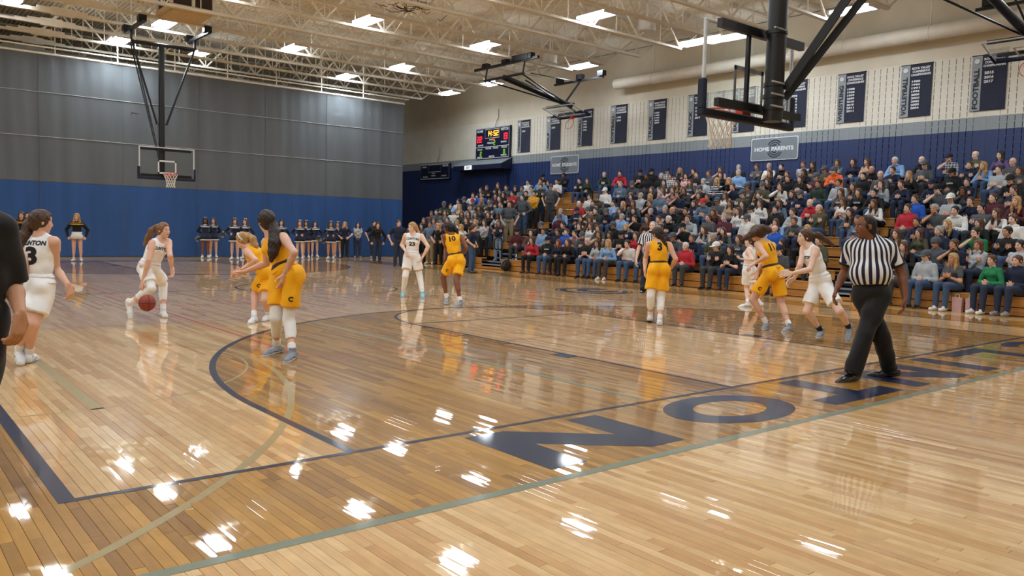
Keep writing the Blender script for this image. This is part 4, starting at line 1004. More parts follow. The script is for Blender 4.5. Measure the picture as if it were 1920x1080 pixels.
def torso(S, J, inf=0.0, k=.14, tag=0, build='f', belly=0.0, rsh=None):
    s = J['s']; Ac, Ap, up = J['Ac'], J['Ap'], J['up']; pel, nk = J['pel'], J['neck']; w, c = lerp(pel, nk, .36), lerp(pel, nk, .66); i = inf
    if build == 'f': Rp, Rw, Rc, rs = (.52, .37, .36), (.41, .31, .42), (.45, .35, .5), .165
    else: Rp, Rw, Rc, rs = (.52, .40, .38), (.47+.14*belly, .37+.16*belly, .48), (.55+.05*belly, .42+.06*belly, .55), .21
    rs = rsh or rs
    S.el(pel+up*.06*s, Ap, [x*s+i for x in Rp], k, tag); S.el(w+Ac[1]*.14*belly*s, (Ac+Ap)/2, [x*s+i for x in Rw], k, tag); S.el(c, Ac, [x*s+i for x in Rc], k, tag)
    S.rc(lerp(J['shL'], J['shR'], .12)-up*.06*s, lerp(J['shR'], J['shL'], .12)-up*.06*s, rs*s+i, rs*s+i, k, tag)
    for q in 'LR':
        S.el(J['hip'+q]-Ap[1]*.12*s+up*.0, Ap, [.27*s+i]*3, k, tag)
        if build == 'f': S.el(c+Ac[1]*.25*s+Ac[0]*(.2 if q == 'R' else -.2)*s+up*.02*s, Ac, [.17*s+i]*3, k*.7, tag)
def limbs(S, J, sp, tag=0):
    s = J['s']; up = J['up']; b = sp.get('limb', 1.0)
    top = J['neck']+up*.03*s; S.rc(top-up*.1*s, J['head']-J['Ah'][2]*.2*J['hs']-J['Ah'][1]*.05*s, .2*s*b**.5, .175*s*b**.5, .1, tag)
    for q in 'LR': S.rc(J['sh'+q], top-up*.02*s, .12*s, .12*s, .16, tag)
    for q in 'LR':
        a, e, w = J['sh'+q], J['el'+q], J['wr'+q]
        S.rc(a, a+(e-a)*.25, .185*s*b, .17*s*b, .1, tag); S.rc(a, e, .165*s*b, .125*s*b, .08, tag); S.rc(e, lerp(e, w, .35), .125*s*b, .13*s*b, .05, tag); S.rc(lerp(e, w, .3), w, .128*s*b, .083*s*b, .05, tag)
        h, kn, an = J['hip'+q], J['kn'+q], J['an'+q]
        S.rc(h, kn, .285*s*b, .185*s*b, .1, tag); bk = unit(np.cross(np.cross(kn-an, J['Ap'][1]), kn-an))
        S.rc(kn, an, .175*s*b, .105*s, .06, tag); S.rc(lerp(kn, an, .12)-bk*.05*s, lerp(kn, an, .42)-bk*.05*s, .165*s*b, .16*s*b, .08, tag); S.rc(kn+bk*.05*s, kn+bk*.05*s+(an-kn)*.05, .13*s*b, .12*s*b, .06, tag)
        fd = foot_dir(J, q); S.rc(an-fd[0]*.12*s-fd[1]*.1*s, an+fd[0]*.35*s-fd[1]*.15*s, .11*s, .09*s, .06, tag)
def foot_dir(J, q):
    d = unit(J['to'+q]-(J['an'+q]-np.array((0, 0, .2)))); u = np.array((0, 0, 1.0)); u = unit(u-d*(u@d)); return d, u
def bounds(pts, pad): p = np.array(pts); return p.min(0)-pad, p.max(0)+pad
def put(name, mats, pieces, root):
    if not isinstance(mats, (list, tuple)): mats = [mats]
    me = shell_mesh(name, mats, pieces, ORG[root.name]); return place(name, me, root, ORG[root.name])
def print_on(root, me_obj, text, c, A, w, h, side, mt, name, arch=0.0):
    # word laid on a garment: side +1 front, -1 back of frame A
    import bmesh
    v, f = text2d(text, .045); bm = bmesh.new(); vv = [bm.verts.new((x, y, 0)) for x, y in v]
    for q in f:
        try: bm.faces.new([vv[i] for i in q])
        except ValueError: pass
    bmesh.ops.triangulate(bm, faces=bm.faces[:]); bmesh.ops.subdivide_edges(bm, edges=bm.edges[:], cuts=2, use_grid_fill=True)
    W_ = max(x for x, y in v); me = me_obj.data; o = np.array(ORG[me_obj.name]); bvh = BVHTree.FromPolygons([tuple(np.array(p.co)/F+o) for p in me.vertices], [tuple(p.vertices) for p in me.polygons])
    r, fw, u = A; n_ = fw*side; rr = r*(-1 if side < 0 else 1)*-1*-1; rr = np.cross(u, n_)      # runs to the reader's right
    pts = []
    for q in bm.verts:
        x, y = (q.co.x/W_-.5)*w, (q.co.y-.5)*h; y += arch*(.25-(x/w)**2)*4
        p = np.asarray(c)+rr*x+u*y; hit = bvh.ray_cast(Vector(p+n_*1.5), Vector(-n_)); pts.append(np.array(hit[0])+n_*.012 if hit[0] is not None else p+n_*.3)
    bm.verts.index_update(); fs = [[q.index for q in p.verts] for p in bm.faces]; bm.free()
    put(name, mt, [(np.array(pts), fs, 0)], root)
def shoe(root, J, q, mt, sole=M_SOLE, nm='shoe'):
    s = J['s']*1.12; d, u = foot_dir(J, q); an = J['an'+q]; hl = an-d*.17*s-u*.13*s; bl = an+d*.40*s-u*.16*s; tp = an+d*.63*s-u*.185*s; bot = an-u*.25*s
    lo, hi = bounds([an, hl, bl, tp, an+u*.2], .22); S = Fld(lo, hi, .022)
    S.rc(hl, bl, .135*s, .125*s, .06); S.rc(bl, tp, .125*s, .095*s, .06); S.rc(an-u*.1*s, an+u*.09*s-d*.02*s, .135*s, .125*s, .08); S.cut(bot+u*.03*s, -u); S.cut(an+u*.13*s, u)
    v, f, t = S.net(); sh = put(nm, mt, [(v, f, 0)], root)
    S = Fld(lo, hi, .022); S.rc(hl, bl, .15*s, .14*s, .05); S.rc(bl, tp, .14*s, .11*s, .05); S.cut(bot, -u); S.cut(bot+u*.075*s, u); v, f, t = S.net(); o = put('sole', sole, [(v, f, 0)], sh)
    if sole is M_SOLE:
        x = np.cross(d, u)
        for k in range(4):
            p = an+d*(.17+.07*k)*s-u*(.045+.022*k)*s; put('lace', M_SHOEW if mt is not M_SHOEW else M_SHOEG, [(*tube_ring([p-x*.075*s-u*.02*s, p+u*.012*s, p+x*.075*s-u*.02*s], .013*s), 0)], sh)
        for sg in (-1, 1):
            pts = [an+d*(-.1+.42*t)*s-u*(.06+.10*math.sin(t*2.6))*s+x*sg*(.128-.01*t)*s for t in np.linspace(0, 1, 6)]; put('side_mark', M_SHOEB, [(*tube_ring(pts, .016*s), 0)], sh)
    return sh
def cuff(root, name, mt, a, b, ra, rb, h=.022):
    # tube of cloth around a limb between two points
    d = unit(b-a); lo, hi = bounds([a, b], max(ra, rb)+.05); S = Fld(lo, hi, h); S.rc(a-d*.3, b+d*.3, ra+(ra-rb)*.2, rb-(ra-rb)*.2, 0, 0, [(a, -d), (b, d)]); v, f, t = S.net()
    return put(name, mt, [(v, f, 0)], root)
def hair_shell(J, S, vol=.045, line=0.0, back=True):
    hc, A, s = J['head'], J['Ah'], J['hs']; r, f, u = A; P = lambda a, b, c: hc+s*(a*r+b*f+c*u)
    S.el(P(0, -.045, .08), A, ((.245+vol)*s, (.315+vol)*s, (.29+vol)*s), .06)
    if back: S.el(P(0, -.16, -.1), A, (.22*s, .2*s, .24*s), .08)
    S.carve(P(0, .34, -.11+line), A, (.3*s, .33*s, .36*s), .04); S.carve(P(0, .05, -.36), A, (.32*s, .2*s, .22*s), .04)
def build_person(sp):
    J = joints(sp); s = J['s']; hs = J['hs']; org = (*((J['anL']+J['anR'])[:2]/2), 0.0); root = thing('person', sp['label'], 'person', org, sp.get('group'))
    sk = SK[sp['skin']]; bd = sp.get('build', 'f'); be = sp.get('belly', 0)
    lo, hi = bounds([J[k] for k in J if isinstance(J[k], np.ndarray) and J[k].shape == (3,) and k[:2] not in ('fi', 'up')], .5); S = Fld(lo, hi, .036)
    torso(S, J, 0, .14, 0, bd, be); limbs(S, J, sp); v, f, t = S.net(); pieces = [(v, f, 0)]
    lo, hi = bounds([J['head']], .55*hs); S = Fld(lo, hi, .02); head_prims(S, J['head'], J['Ah'], hs)
    S.rc(J['head']-J['Ah'][2]*.2*hs-J['Ah'][1]*.05*hs, lerp(J['head'], J['neck'], .8), .165*s, .17*s, .06); v, f, t = S.net(); pieces.append((v, f, 0))
    for q in 'LR':
        sg = 1 if q == 'R' else -1; d = J['fi'+q]-J['wr'+q]; th = sp.get('th'+q, None)
        fw = J['Ac'][1]; th = fw if th is None else th[0]*RT+th[1]*UP+th[2]*FW; pn = -sg*J['Ac'][0]
        pieces.append(hand_pieces(J['wr'+q], d, pn, th, s*sp.get('hand', 1.05), sp.get('curl', .35)))
    body = put('body', [sk], pieces, root)
    put('face', [sk, M_EYEW, M_EYED, M_LIPD if sp['skin'] in ('brown', 'dark') else M_LIP], face_bits(J['head'], J['Ah'], hs), root)
    # hair
    hp = sp.get('tail', []); hd = depth_of(J['head']); pts = [(at_depth(u, v_, hd+dd), r_) for u, v_, dd, r_ in hp]
    lo, hi = bounds([J['head']]+[p for p, r_ in pts], .62*hs); S = Fld(lo, hi, .026); hair_shell(J, S, sp.get('vol', .045), sp.get('line', 0))
    for (p, r1), (p2, r2) in zip(pts, pts[1:]): S.rc(p, p2, r1*s, r2*s, .06)
    S.ripple(.009, 34, 1.3); v, f, t = S.net(); hair = put('hair', HR[sp['hair']], [(v, f, 0)], root)
    if sp.get('band'):
        hc, A = J['head'], J['Ah']; put('headband', mat('white_headband', '#e8e6e4', .7), [(*tube_ring([hc+hs*(A[0]*.3*math.cos(t)+(A[1]*-.06)+A[1]*.12*0+A[2]*(.09+.30*math.sin(t))+A[1]*.16*math.sin(t)) for t in np.linspace(-.5, math.pi+.5, 18)], .035*hs), 0)], root)
    out = sp['outfit']
    if out == 'player':
        cj = CL[sp['team']]; ce, up = J['Ac'], J['up']
        lo, hi = bounds([J['pel'], J['neck'], J['shL'], J['shR'], J['hipL'], J['hipR']], .75); S = Fld(lo, hi, .03); torso(S, J, .045, .14)
        for q in 'LR': S.rc(J['sh'+q]+(J['neck']-J['sh'+q])*.12, lerp(J['neck'], J['sh'+q], .35)+up*.03, .15*s, .15*s, .12)
        for q, sg in (('L', -1), ('R', 1)): S.carve(J['sh'+q]+ce[0]*sg*.13*s-up*.08*s, ce, (.2*s, .33*s, .36*s), .03)
        S.carve(J['neck']+ce[1]*.12*s+up*.12*s, ce, (.22*s, .3*s, .3*s), .03); S.cut(J['pel']+up*.12*s, -up); S.ripple(.011, 9, sp.get('seed', 1.0)); v, f, t = S.net()
        jer = put('jersey', cj, [(v, f, 0)], root)
        lo, hi = bounds([J['pel'], J['hipL'], J['hipR'], J['knL'], J['knR']], .7); S = Fld(lo, hi, .03); Ap = J['Ap']
        S.el(J['pel']+up*.1*s, Ap, (.53*s, .40*s, .42*s), .1, 0)
        for q in 'LR':
            h, kn = J['hip'+q], J['kn'+q]; d = unit(kn-h); e = lerp(h, kn, sp.get('shorts', .72)); sg = 1 if q == 'R' else -1
            S.el(h-Ap[1]*.13*s, Ap, (.335*s, .36*s, .39*s), .1); S.rc(h+Ap[0]*sg*.01*s-d*.05, e+d*.3, .315*s, .36*s, .05, 0, [(e, d)])
        S.cut(J['pel']+up*.42*s, up); S.ripple(.016, 8, sp.get('seed', 1.0)+1); v, f, t = S.net(); sho = put('shorts', cj, [(v, f, 0)], root)
        wb = J['pel']+up*.42*s; lo, hi = bounds([wb], .75); S = Fld(lo, hi, .03); S.el(J['pel']+up*.12*s, Ap, (.56*s, .43*s, .46*s), .1); S.cut(wb+up*.03*s, up); S.cut(wb-up*.13*s, -up); v, f, t = S.net()
        if len(v): put('waistband', CL['trim'] if sp['team'] == 'yellow' else CL['white'], [(v, f, 0)], sho)
        cc = lerp(J['pel'], J['neck'], .66); dk = mat('black_number_print', '#15171f', .7)
        for tx, dy, w, h, side, ar in sp.get('print', []): print_on(root, jer, tx, cc+up*dy*s, ce, w*s, h*s, side, dk, 'jersey_print', ar)
        if sp['team'] == 'yellow' and sp.get('logo'):
            q = sp['logo']; h, kn = J['hip'+q], J['kn'+q]; p = lerp(h, kn, .55); toc = unit(CP-p); n_ = toc; A2 = frame(n_, unit(h-kn)); print_on(root, sho, 'C', p, A2, .17*s, .18*s, 1, dk, 'shorts_emblem')
    else:
        up = J['up']; ce, Ap = J['Ac'], J['Ap']; lo, hi = bounds([J['pel'], J['neck'], J['shL'], J['shR'], J['elL'], J['elR'], J['hipL'], J['hipR']], .9); S = Fld(lo, hi, .032); torso(S, J, .07, .16, 0, bd, be)
        for q in 'LR':
            a, e = J['sh'+q], J['el'+q]; d = unit(e-a); en = lerp(a, e, sp.get('sleeve', .68)); S.rc(a, en+d*.3, .24*s, .25*s, .12, 0, [(en, d)]); S.rc(a, J['neck'], .17*s, .19*s, .12)
        S.carve(J['neck']+ce[1]*.1*s+up*.16*s, ce, (.2*s, .24*s, .26*s), .03); S.cut(J['pel']+up*.3*s, -up); S.ripple(.012, 8, 2.0); v, f, t = S.net(); me_ = put('shirt', M_STRIPE if out == 'referee' else CL['black'], [(v, f, 0)], root)
        if out == 'referee':
            # stripe coordinate: distance around the chest, sleeves run along the arm
            vv = np.array([p.co for p in me_.data.vertices])/F+np.array(ORG[root.name]); rel = vv-lerp(J['pel'], J['neck'], .6); x = rel@ce[0]; y = rel@ce[1]; ang = np.arctan2(x, np.abs(y)+.25); val = ang*4.4
            a_ = me_.data.attributes.new('across', 'FLOAT', 'POINT'); a_.data.foreach_set('value', (val+20).astype(np.float32))
            for q in 'LR':
                a, e = J['sh'+q], J['el'+q]; cuff(root, 'sleeve_cuff', CL['black'], lerp(a, e, .62), lerp(a, e, .7), .265*s, .265*s)
            lo, hi = bounds([J['neck']], .45); S = Fld(lo, hi, .022); S.rc(J['neck']-up*.02, J['neck']+up*.12*s+ce[1]*.02, .235*s, .21*s, 0, 0, [(J['neck']+up*.1*s, up), (J['neck']-up*.06*s, -up)]); v, f, t = S.net(); put('collar', CL['black'], [(v, f, 0)], root)
        lo, hi = bounds([J[k+q] for k in ('hip', 'kn', 'an') for q in 'LR']+[J['pel']], .75); S = Fld(lo, hi, .034); S.el(J['pel']+up*.1*s, Ap, ((.53+.07*be)*s, (.43+.1*be)*s, .45*s), .1)
        for q in 'LR':
            h, kn, an = J['hip'+q], J['kn'+q], J['an'+q]; d = unit(an-kn); S.el(h-Ap[1]*.1*s, Ap, [.35*s]*3, .1); S.rc(h, kn, .385*s, .295*s, .08); S.rc(kn, an+d*.3, .285*s, .27*s, .06, 0, [(an+d*.06, d)])
        S.cut(J['pel']+up*.36*s, up); S.ripple(.022, 7, 1.0); v, f, t = S.net(); put('trousers', CL['black'], [(v, f, 0)], root)
    for q in 'LR':
        shoe(root, J, q, sp['shoe'], sp.get('sole', M_SOLE)); kn, an = J['kn'+q], J['an'+q]
        if out == 'player':
            cuff(root, 'sock', sp.get('sock', CL['white']), lerp(an, kn, sp.get('sockh', .24)), an, .145*s, .135*s)
            sl = sp.get('sleeves', '')
            if q in sl:
                h = J['hip'+q]; b = lerp(kn, h, .28); lo, hi = bounds([b, kn, an], .4); S = Fld(lo, hi, .024); e = lerp(kn, an, sp.get('slen', .62)); d1, d2 = unit(b-kn), unit(an-kn); bk = unit(np.cross(np.cross(kn-an, J['Ap'][1]), kn-an))
                S.rc(kn, b+d1*.2, .215*s, .245*s, .05, 0, [(b, d1)]); S.rc(kn, e+d2*.2, .205*s, .165*s, .06, 0, [(e, d2)]); S.rc(lerp(kn, an, .12)-bk*.05*s, lerp(kn, an, .42)-bk*.05*s, .185*s, .178*s, .08, 0, [(e, d2)]); v, f, t = S.net(); put('knee_sleeve', M_SLEEVE, [(v, f, 0)], root)
    return root
def tube_ring(pts, r):
    m_ = MB().tube(pts, r, 6); return np.array(m_.v), m_.f
PEOPLE = []
def P_(**k): PEOPLE.append(k)
# every joint: pixel of the photograph (1920 x 1080) and a depth or height in feet
P_(label='white-jersey player number 3 walking away at far left, long curly brown ponytail', H=5.7, skin='fair', hair='brown', outfit='player', team='white', face=(.75, .65, -.1), dp=-.1,
   pel=(73, 537), hipL=(62, 541, .05), hipR=(84, 541, -.05), neck=(76, 441, 0), head=(79, 416, -.03), shL=(53, 455, .1), shR=(101, 454, -.1), elL=(44, 500, 0), wrL=(48, 538, -.1), fiL=(47, 556, -.1), elR=(105, 504, 0), wrR=(127, 533, .1), fiR=(133, 553, .15),
   knL=(45, 606, 0), anL=(37, 655, .45), toL=(40, 690, .0), knR=(63, 607, 0), anR=(54, 664, .28), toR=(64, 672, .05), shoe=M_SHOEW, print=[('3', -.12, .42, .6, -1, 0), ('CLINTON', .3, .85, .16, -1, 0)], tail=[(63, 406, .15, .13), (55, 424, .1, .2), (48, 445, .0, .21), (44, 465, -.05, .16), (45, 478, -.05, .08)], seed=.4)
P_(label='white-jersey player dribbling the red ball with white knee sleeves', H=5.6, skin='fair', hair='ltbrown', outfit='player', team='white', face=(.95, -.35, 0), dp=0,
   pel=(279, 502), hipR=(272, 504, -.15), hipL=(288, 504, .15), neck=(300, 449, -.1), head=(307, 432, -.05), shR=(286, 457, -.35), shL=(315, 454, .25), elR=(279, 488, -.2), wrR=(268, 527, -.3), fiR=(264, 543, -.05), elL=(319, 480, .1), wrL=(322, 501, -.15), fiL=(324, 513, -.05),
   knL=(306, 533, -.2), anL=(306, 583, .28), toL=(320, 602, .02), knR=(284, 541, 0), anR=(243, 568, .75), toR=(246, 597, .02), shoe=M_SHOEW, sleeves='LR', print=[('CLINTON', .12, .8, .15, 1, .05)], tail=[(294, 424, .05, .1), (285, 432, .1, .16), (278, 446, .1, .16), (271, 459, .1, .08)], seed=2.2)
P_(label='yellow-jersey blonde player crouching with white headband, behind her team-mate', H=5.5, skin='fair', hair='blonde', outfit='player', team='yellow', face=(-.93, .1, -.25), dp=.1, logo='L', band=True,
   pel=(499, 511), hipL=(494, 514, -.15), hipR=(504, 512, .2), neck=(470, 463, 0), head=(454, 450, 0), shL=(463, 472, -.35), shR=(480, 468, .35), elL=(480, 488, -.1), wrL=(466, 499, -.2), fiL=(455, 505, 0), elR=(470, 494, .2), wrR=(452, 508, .1), fiR=(441, 512, 0),
   knL=(477, 553, -.2), anL=(476, 594, .28), toL=(456, 612, .02), knR=(496, 562, .2), anR=(503, 588, .32), toR=(488, 604, .02), shoe=M_SHOEW, tail=[(464, 440, .0, .14), (474, 448, -.1, .18), (479, 460, -.15, .14), (482, 472, -.15, .07)], seed=3.1)
P_(label='yellow-jersey defender in front, long dark ponytail, white knee sleeves and grey shoes', H=5.75, skin='fair', hair='dkbrown', outfit='player', team='yellow', face=(-.7, .7, 0), dp=.0, logo='L',
   pel=(537, 512), hipR=(523, 516, .2), hipL=(550, 516, -.2), neck=(508, 440, .1), head=(499, 415, 0), shR=(500, 455, .4), shL=(531, 446, -.35), elL=(552, 474, -.2), wrL=(534, 514, -.15), fiL=(531, 531, 0), elR=(500, 494, .4), wrR=(462, 508, .3), fiR=(445, 515, .2),
   knR=(517, 596, -.1), anR=(519, 648, .28), toR=(487, 668, .02), knL=(541, 598, -.15), anL=(548, 659, .28), toL=(524, 685, .02), shoe=M_SHOEG, sleeves='LR', tail=[(510, 418, -.05, .17), (515, 436, -.35, .2), (515, 456, -.55, .22), (512, 474, -.6, .18), (509, 488, -.6, .08)], seed=4.0, vol=.06)
P_(label='white-jersey player number 23 facing the camera with teal shoes', H=5.55, skin='pale', hair='blonde', outfit='player', team='white', face=(-.55, -.85, -.1), dp=.05,
   pel=(772, 481), hipR=(765, 484, 0), hipL=(780, 484, 0), neck=(775, 440, -.1), head=(773, 427, -.1), shR=(761, 442, 0), shL=(790, 443, .0), elR=(753, 459, -.05), wrR=(760, 470, -.4), fiR=(764, 480, -.1), elL=(803, 463, -.05), wrL=(793, 481, -.3), fiL=(788, 491, -.1),
   knR=(760, 518, -.3), anR=(756, 548, .28), toR=(752, 561, .02), knL=(787, 518, -.3), anL=(792, 550, .28), toL=(794, 563, .02), shoe=M_SHOET, sleeves='LR', slen=.8, print=[('CLINTON', .2, .85, .17, 1, .05), ('23', -.12, .42, .3, 1, 0)], tail=[(780, 424, .3, .12), (784, 436, .25, .12), (789, 447, .2, .07)], seed=5.0, shorts=.62)
P_(label='yellow-jersey player number 10 with black hair, seen from behind', H=5.5, skin='brown', hair='black', outfit='player', team='yellow', face=(-.9, .4, -.05), dp=.1, logo='L',
   pel=(855, 486), hipL=(847, 490, -.05), hipR=(863, 490, .05), neck=(846, 439, .1), head=(841, 428, .05), shL=(834, 444, .0), shR=(864, 445, .1), elL=(836, 466, 0), wrL=(834, 484, .1), fiL=(832, 494, .1), elR=(875, 464, .1), wrR=(868, 475, .5), fiR=(858, 480, .2),
   knL=(831, 521, .35), anL=(838, 559, .38), toL=(831, 577, .02), knR=(856, 526, .2), anR=(863, 566, .28), toR=(853, 576, .02), shoe=M_SHOEG, print=[('10', .22, .42, .36, -1, 0)], tail=[(849, 423, .1, .17), (855, 431, .05, .14), (858, 438, 0, .08)], seed=6.0)
P_(label='yellow-jersey player number 3 with her back to the camera', H=5.6, skin='fair', hair='dkbrown', outfit='player', team='yellow', face=(-.65, .75, -.1), dp=.05,
   pel=(1235, 503), hipL=(1225, 507, 0), hipR=(1245, 507, 0), neck=(1235, 453, .05), head=(1232, 439, .05), shL=(1217, 459, 0), shR=(1254, 460, 0), elL=(1210, 485, 0), wrL=(1209, 507, .1), fiL=(1210, 519, .1), elR=(1267, 486, .1), wrR=(1258, 503, .45), fiR=(1250, 510, .2),
   knL=(1220, 556, .1), anL=(1219, 592, .38), toL=(1217, 600, .02), knR=(1239, 559, .1), anR=(1237, 600, .28), toR=(1237, 599, .02), shoe=M_SHOEW, sleeves='LR', slen=.6, print=[('3', .2, .26, .46, -1, 0)], tail=[(1236, 435, -.1, .18), (1241, 444, -.2, .13), (1247, 457, -.25, .1), (1251, 467, -.25, .05)], seed=7.0)
P_(label='yellow-jersey player number 11 with loose hair flying across her face', H=5.75, skin='fair', hair='brown', outfit='player', team='yellow', face=(-.85, .45, -.2), dp=.05, logo='L',
   pel=(1448, 509), hipL=(1441, 515, -.15), hipR=(1457, 514, .15), neck=(1434, 453, .05), head=(1419, 437, .0), shL=(1421, 459, -.3), shR=(1448, 461, .2), elL=(1437, 481, -.15), wrL=(1417, 493, -.2), fiL=(1406, 499, 0), elR=(1430, 490, .3), wrR=(1421, 508, .1), fiR=(1418, 518, 0),
   knL=(1411, 562, -.2), anL=(1437, 606, .3), toL=(1419, 627, .02), knR=(1465, 571, .1), anR=(1480, 611, .28), toR=(1461, 624, .02), shoe=M_SHOEG, print=[('11', .2, .3, .4, -1, 0)], tail=[(1440, 432, -.05, .2), (1428, 428, -.2, .2), (1412, 437, -.3, .2), (1400, 445, -.3, .14), (1390, 450, -.25, .07)], vol=.07, seed=8.0)
P_(label='white-jersey player running left with ponytail flying and navy socks', H=5.6, skin='pale', hair='brown', outfit='player', team='white', face=(-1, -.1, 0), dp=.1,
   pel=(1539, 528), hipL=(1545, 536, -.15), hipR=(1530, 534, .15), neck=(1517, 460, -.05), head=(1508, 445, 0), shL=(1529, 469, -.4), shR=(1508, 466, .35), elL=(1519, 505, -.3), wrL=(1484, 513, -.3), fiL=(1466, 513, -.1), elR=(1500, 497, .3), wrR=(1489, 522, .0), fiR=(1480, 528, 0),
   knR=(1513, 584, 0), anR=(1539, 620, .45), toR=(1520, 645, .1), knL=(1574, 583, 0), anL=(1592, 614, .75), toL=(1590, 647, .02), shoe=M_SHOEG, sock=CL['navysock'], print=[('CLINTON', .1, .8, .15, 1, .04)], tail=[(1520, 440, 0, .13), (1533, 441, .05, .16), (1548, 450, .05, .13), (1563, 461, .05, .08)], seed=9.0)
P_(label='white-jersey player half hidden behind yellow number 11', H=5.3, skin='pale', hair='brown', outfit='player', team='white', face=(-1, -.2, 0), dp=.05,
   pel=(1404, 506), hipL=(1400, 509, -.15), hipR=(1409, 509, .2), neck=(1407, 465, 0), head=(1404, 453, 0), shL=(1403, 470, -.3), shR=(1414, 469, .3), elL=(1411, 487, -.2), wrL=(1396, 486, -.3), fiL=(1386, 485, 0), elR=(1418, 488, .3), wrR=(1404, 494, .2), fiR=(1396, 496, 0),
   knL=(1400, 541, -.1), anL=(1402, 568, .28), toL=(1390, 575, .02), knR=(1410, 541, .1), anR=(1424, 567, .28), toR=(1416, 573, .02), shoe=M_SHOEW, tail=[(1411, 448, 0, .12), (1416, 455, 0, .1), (1419, 465, 0, .06)], seed=10.0)
P_(label='referee in striped shirt and black trousers walking left in the foreground', H=5.9, skin='brown', hair='black', outfit='referee', build='m', belly=1.0, limb=1.12, face=(-1, -.12, -.03), dp=0, vol=.012, line=.17, hs=1.04, curl=.3, hand=1.0,
   pel=(1634, 551), hipR=(1618, 556, .2), hipL=(1649, 556, -.2), neck=(1631, 446, .05), head=(1622, 425, -.1), shR=(1597, 461, .35), shL=(1668, 463, -.25), elR=(1583, 511, .2), wrR=(1569, 541, -.1), fiR=(1562, 561, 0), elL=(1690, 514, -.1), wrL=(1697, 558, -.25), fiL=(1696, 582, 0),
   knL=(1622, 626, -.3), anL=(1598, 698, .3), toL=(1572, 716, .02), knR=(1650, 628, .1), anR=(1668, 691, .3), toR=(1640, 704, .02), shoe=M_SHOEB, sole=M_SHOEB, print=[])
P_(label='second referee in striped shirt standing behind yellow number 3 near the bleachers', H=6.0, skin='pale', hair='grey', outfit='referee', build='m', belly=.3, face=(-.5, -.85, 0), dp=0, vol=.015, line=.1,
   pel=(1216, 487), hipR=(1210, 489, 0), hipL=(1222, 489, 0), neck=(1220, 436, 0), head=(1224, 424, -.1), shR=(1206, 443, .0), shL=(1234, 443, 0), elR=(1197, 467, 0), wrR=(1193, 487, -.2), fiR=(1192, 496, 0), elL=(1242, 466, 0), wrL=(1243, 487, -.1), fiL=(1243, 497, 0),
   knR=(1208, 517, -.1), anR=(1206, 542, .28), toR=(1202, 549, .02), knL=(1222, 517, -.1), anL=(1223, 541, .28), toL=(1221, 548, .02), shoe=M_SHOEB, sole=M_SHOEB)
P_(label='person in black short-sleeved shirt cut off by the left edge of the picture', H=5.9, skin='tan', hair='black', outfit='coach', build='m', belly=.3, limb=1.1, face=(.3, .95, 0), dp=0, sleeve=.95, vol=.02, line=.1,
   pel=(-50, 600), hipL=(-78, 607, .1), hipR=(-26, 607, 0), neck=(-46, 384, 0), head=(-46, 338, 0), shL=(-110, 420, .1), shR=(3, 430, 0), elL=(-136, 520, 0), wrL=(-144, 600, 0), fiL=(-144, 640, 0), elR=(25, 532, .05), wrR=(38, 588, -.15), fiR=(33, 640, .0),
   knL=(-76, 740, 0), anL=(-76, 880, .3), toL=(-56, 875, .02), knR=(-40, 745, -.1), anR=(-46, 890, .3), toR=(-30, 880, .02), shoe=M_SHOEB, sole=M_SHOEB)
for sp in PEOPLE: build_person(sp)
# the ball
bc = at_depth(276, 568, 38.6); ball_t = thing('basketball', 'reddish brown basketball bouncing beside the dribbling white player', 'basketball', tuple(bc))
M_BALLM = mat('ball_leather', '#8c3a2c', .6, var=.15, scale=20, bump=.3, bscale=60)
v_, q_ = ball(bc, np.eye(3), (.39, .39, .39), 24, 16); put('leather', M_BALLM, [(v_, q_, 0)], ball_t)
for ax in range(3):
    e1, e2 = np.eye(3)[(ax+1) % 3], np.eye(3)[(ax+2) % 3]; MB().tube([bc+.388*(e1*math.cos(t)+e2*math.sin(t)) for t in np.linspace(0, 2*math.pi, 32, endpoint=False)], .012, 5, closed=True).build('seam', mat('ball_seam', '#1d1413', .6), ball_t)
STUDENTS = '734,398,pnk,cw 745,401,lbl,sb 753,387,lgr,cw 754,409,brn,lb 766,398,mar,sd 774,401,gry,sd 776,387,gry,cg 784,396,gry,ld 784,380,lgr,cg 793,369,wht,cg 794,380,gry,cg 799,391,blk,sb 792,401,wht,sb 806,401,brn,sb 807,371,gry,cg 807,383,blk,sd 813,404,gry,sd 814,394,gry,ld 819,381,blu,sb 824,371,lbl,cw 827,389,grn,cg 827,409,tan,bn 836,407,pur,lb 840,363,gry,sd 836,387,grn,sd 842,376,lgr,sb 851,401,wht,cb 860,367,wht,sb 860,378,wht,sd 862,393,tan,ly 871,374,nvy,cg 877,359,blk,ld 879,394,gry,lb 886,372,gry,cr 875,406,blk,lb 896,357,blk,sd 904,352,blk,sb 892,402,gry,lb 899,391,gry,lb 903,380,gry,ly 903,369,blu,sb 909,409,lgr,lb 922,341,blu,cn 934,346,blk,lb 918,374,gry,lb 916,396,blk,lb 929,363,mar,ld 938,356,blk,ld 947,357,gry,sd 934,396,lgr,Ld 936,378,blk,sb 944,369,blk,cu 955,381,gry,sd 739,411,mar,sd 762,409,nvy,lb 847,381,lgr,sb 866,404,grn,lb 961,369,red,sd 980,372,gry,sd 987,359,blk,sd 994,364,yel,sd 1014,345,lbl,sd 936,409,nvy,lb'
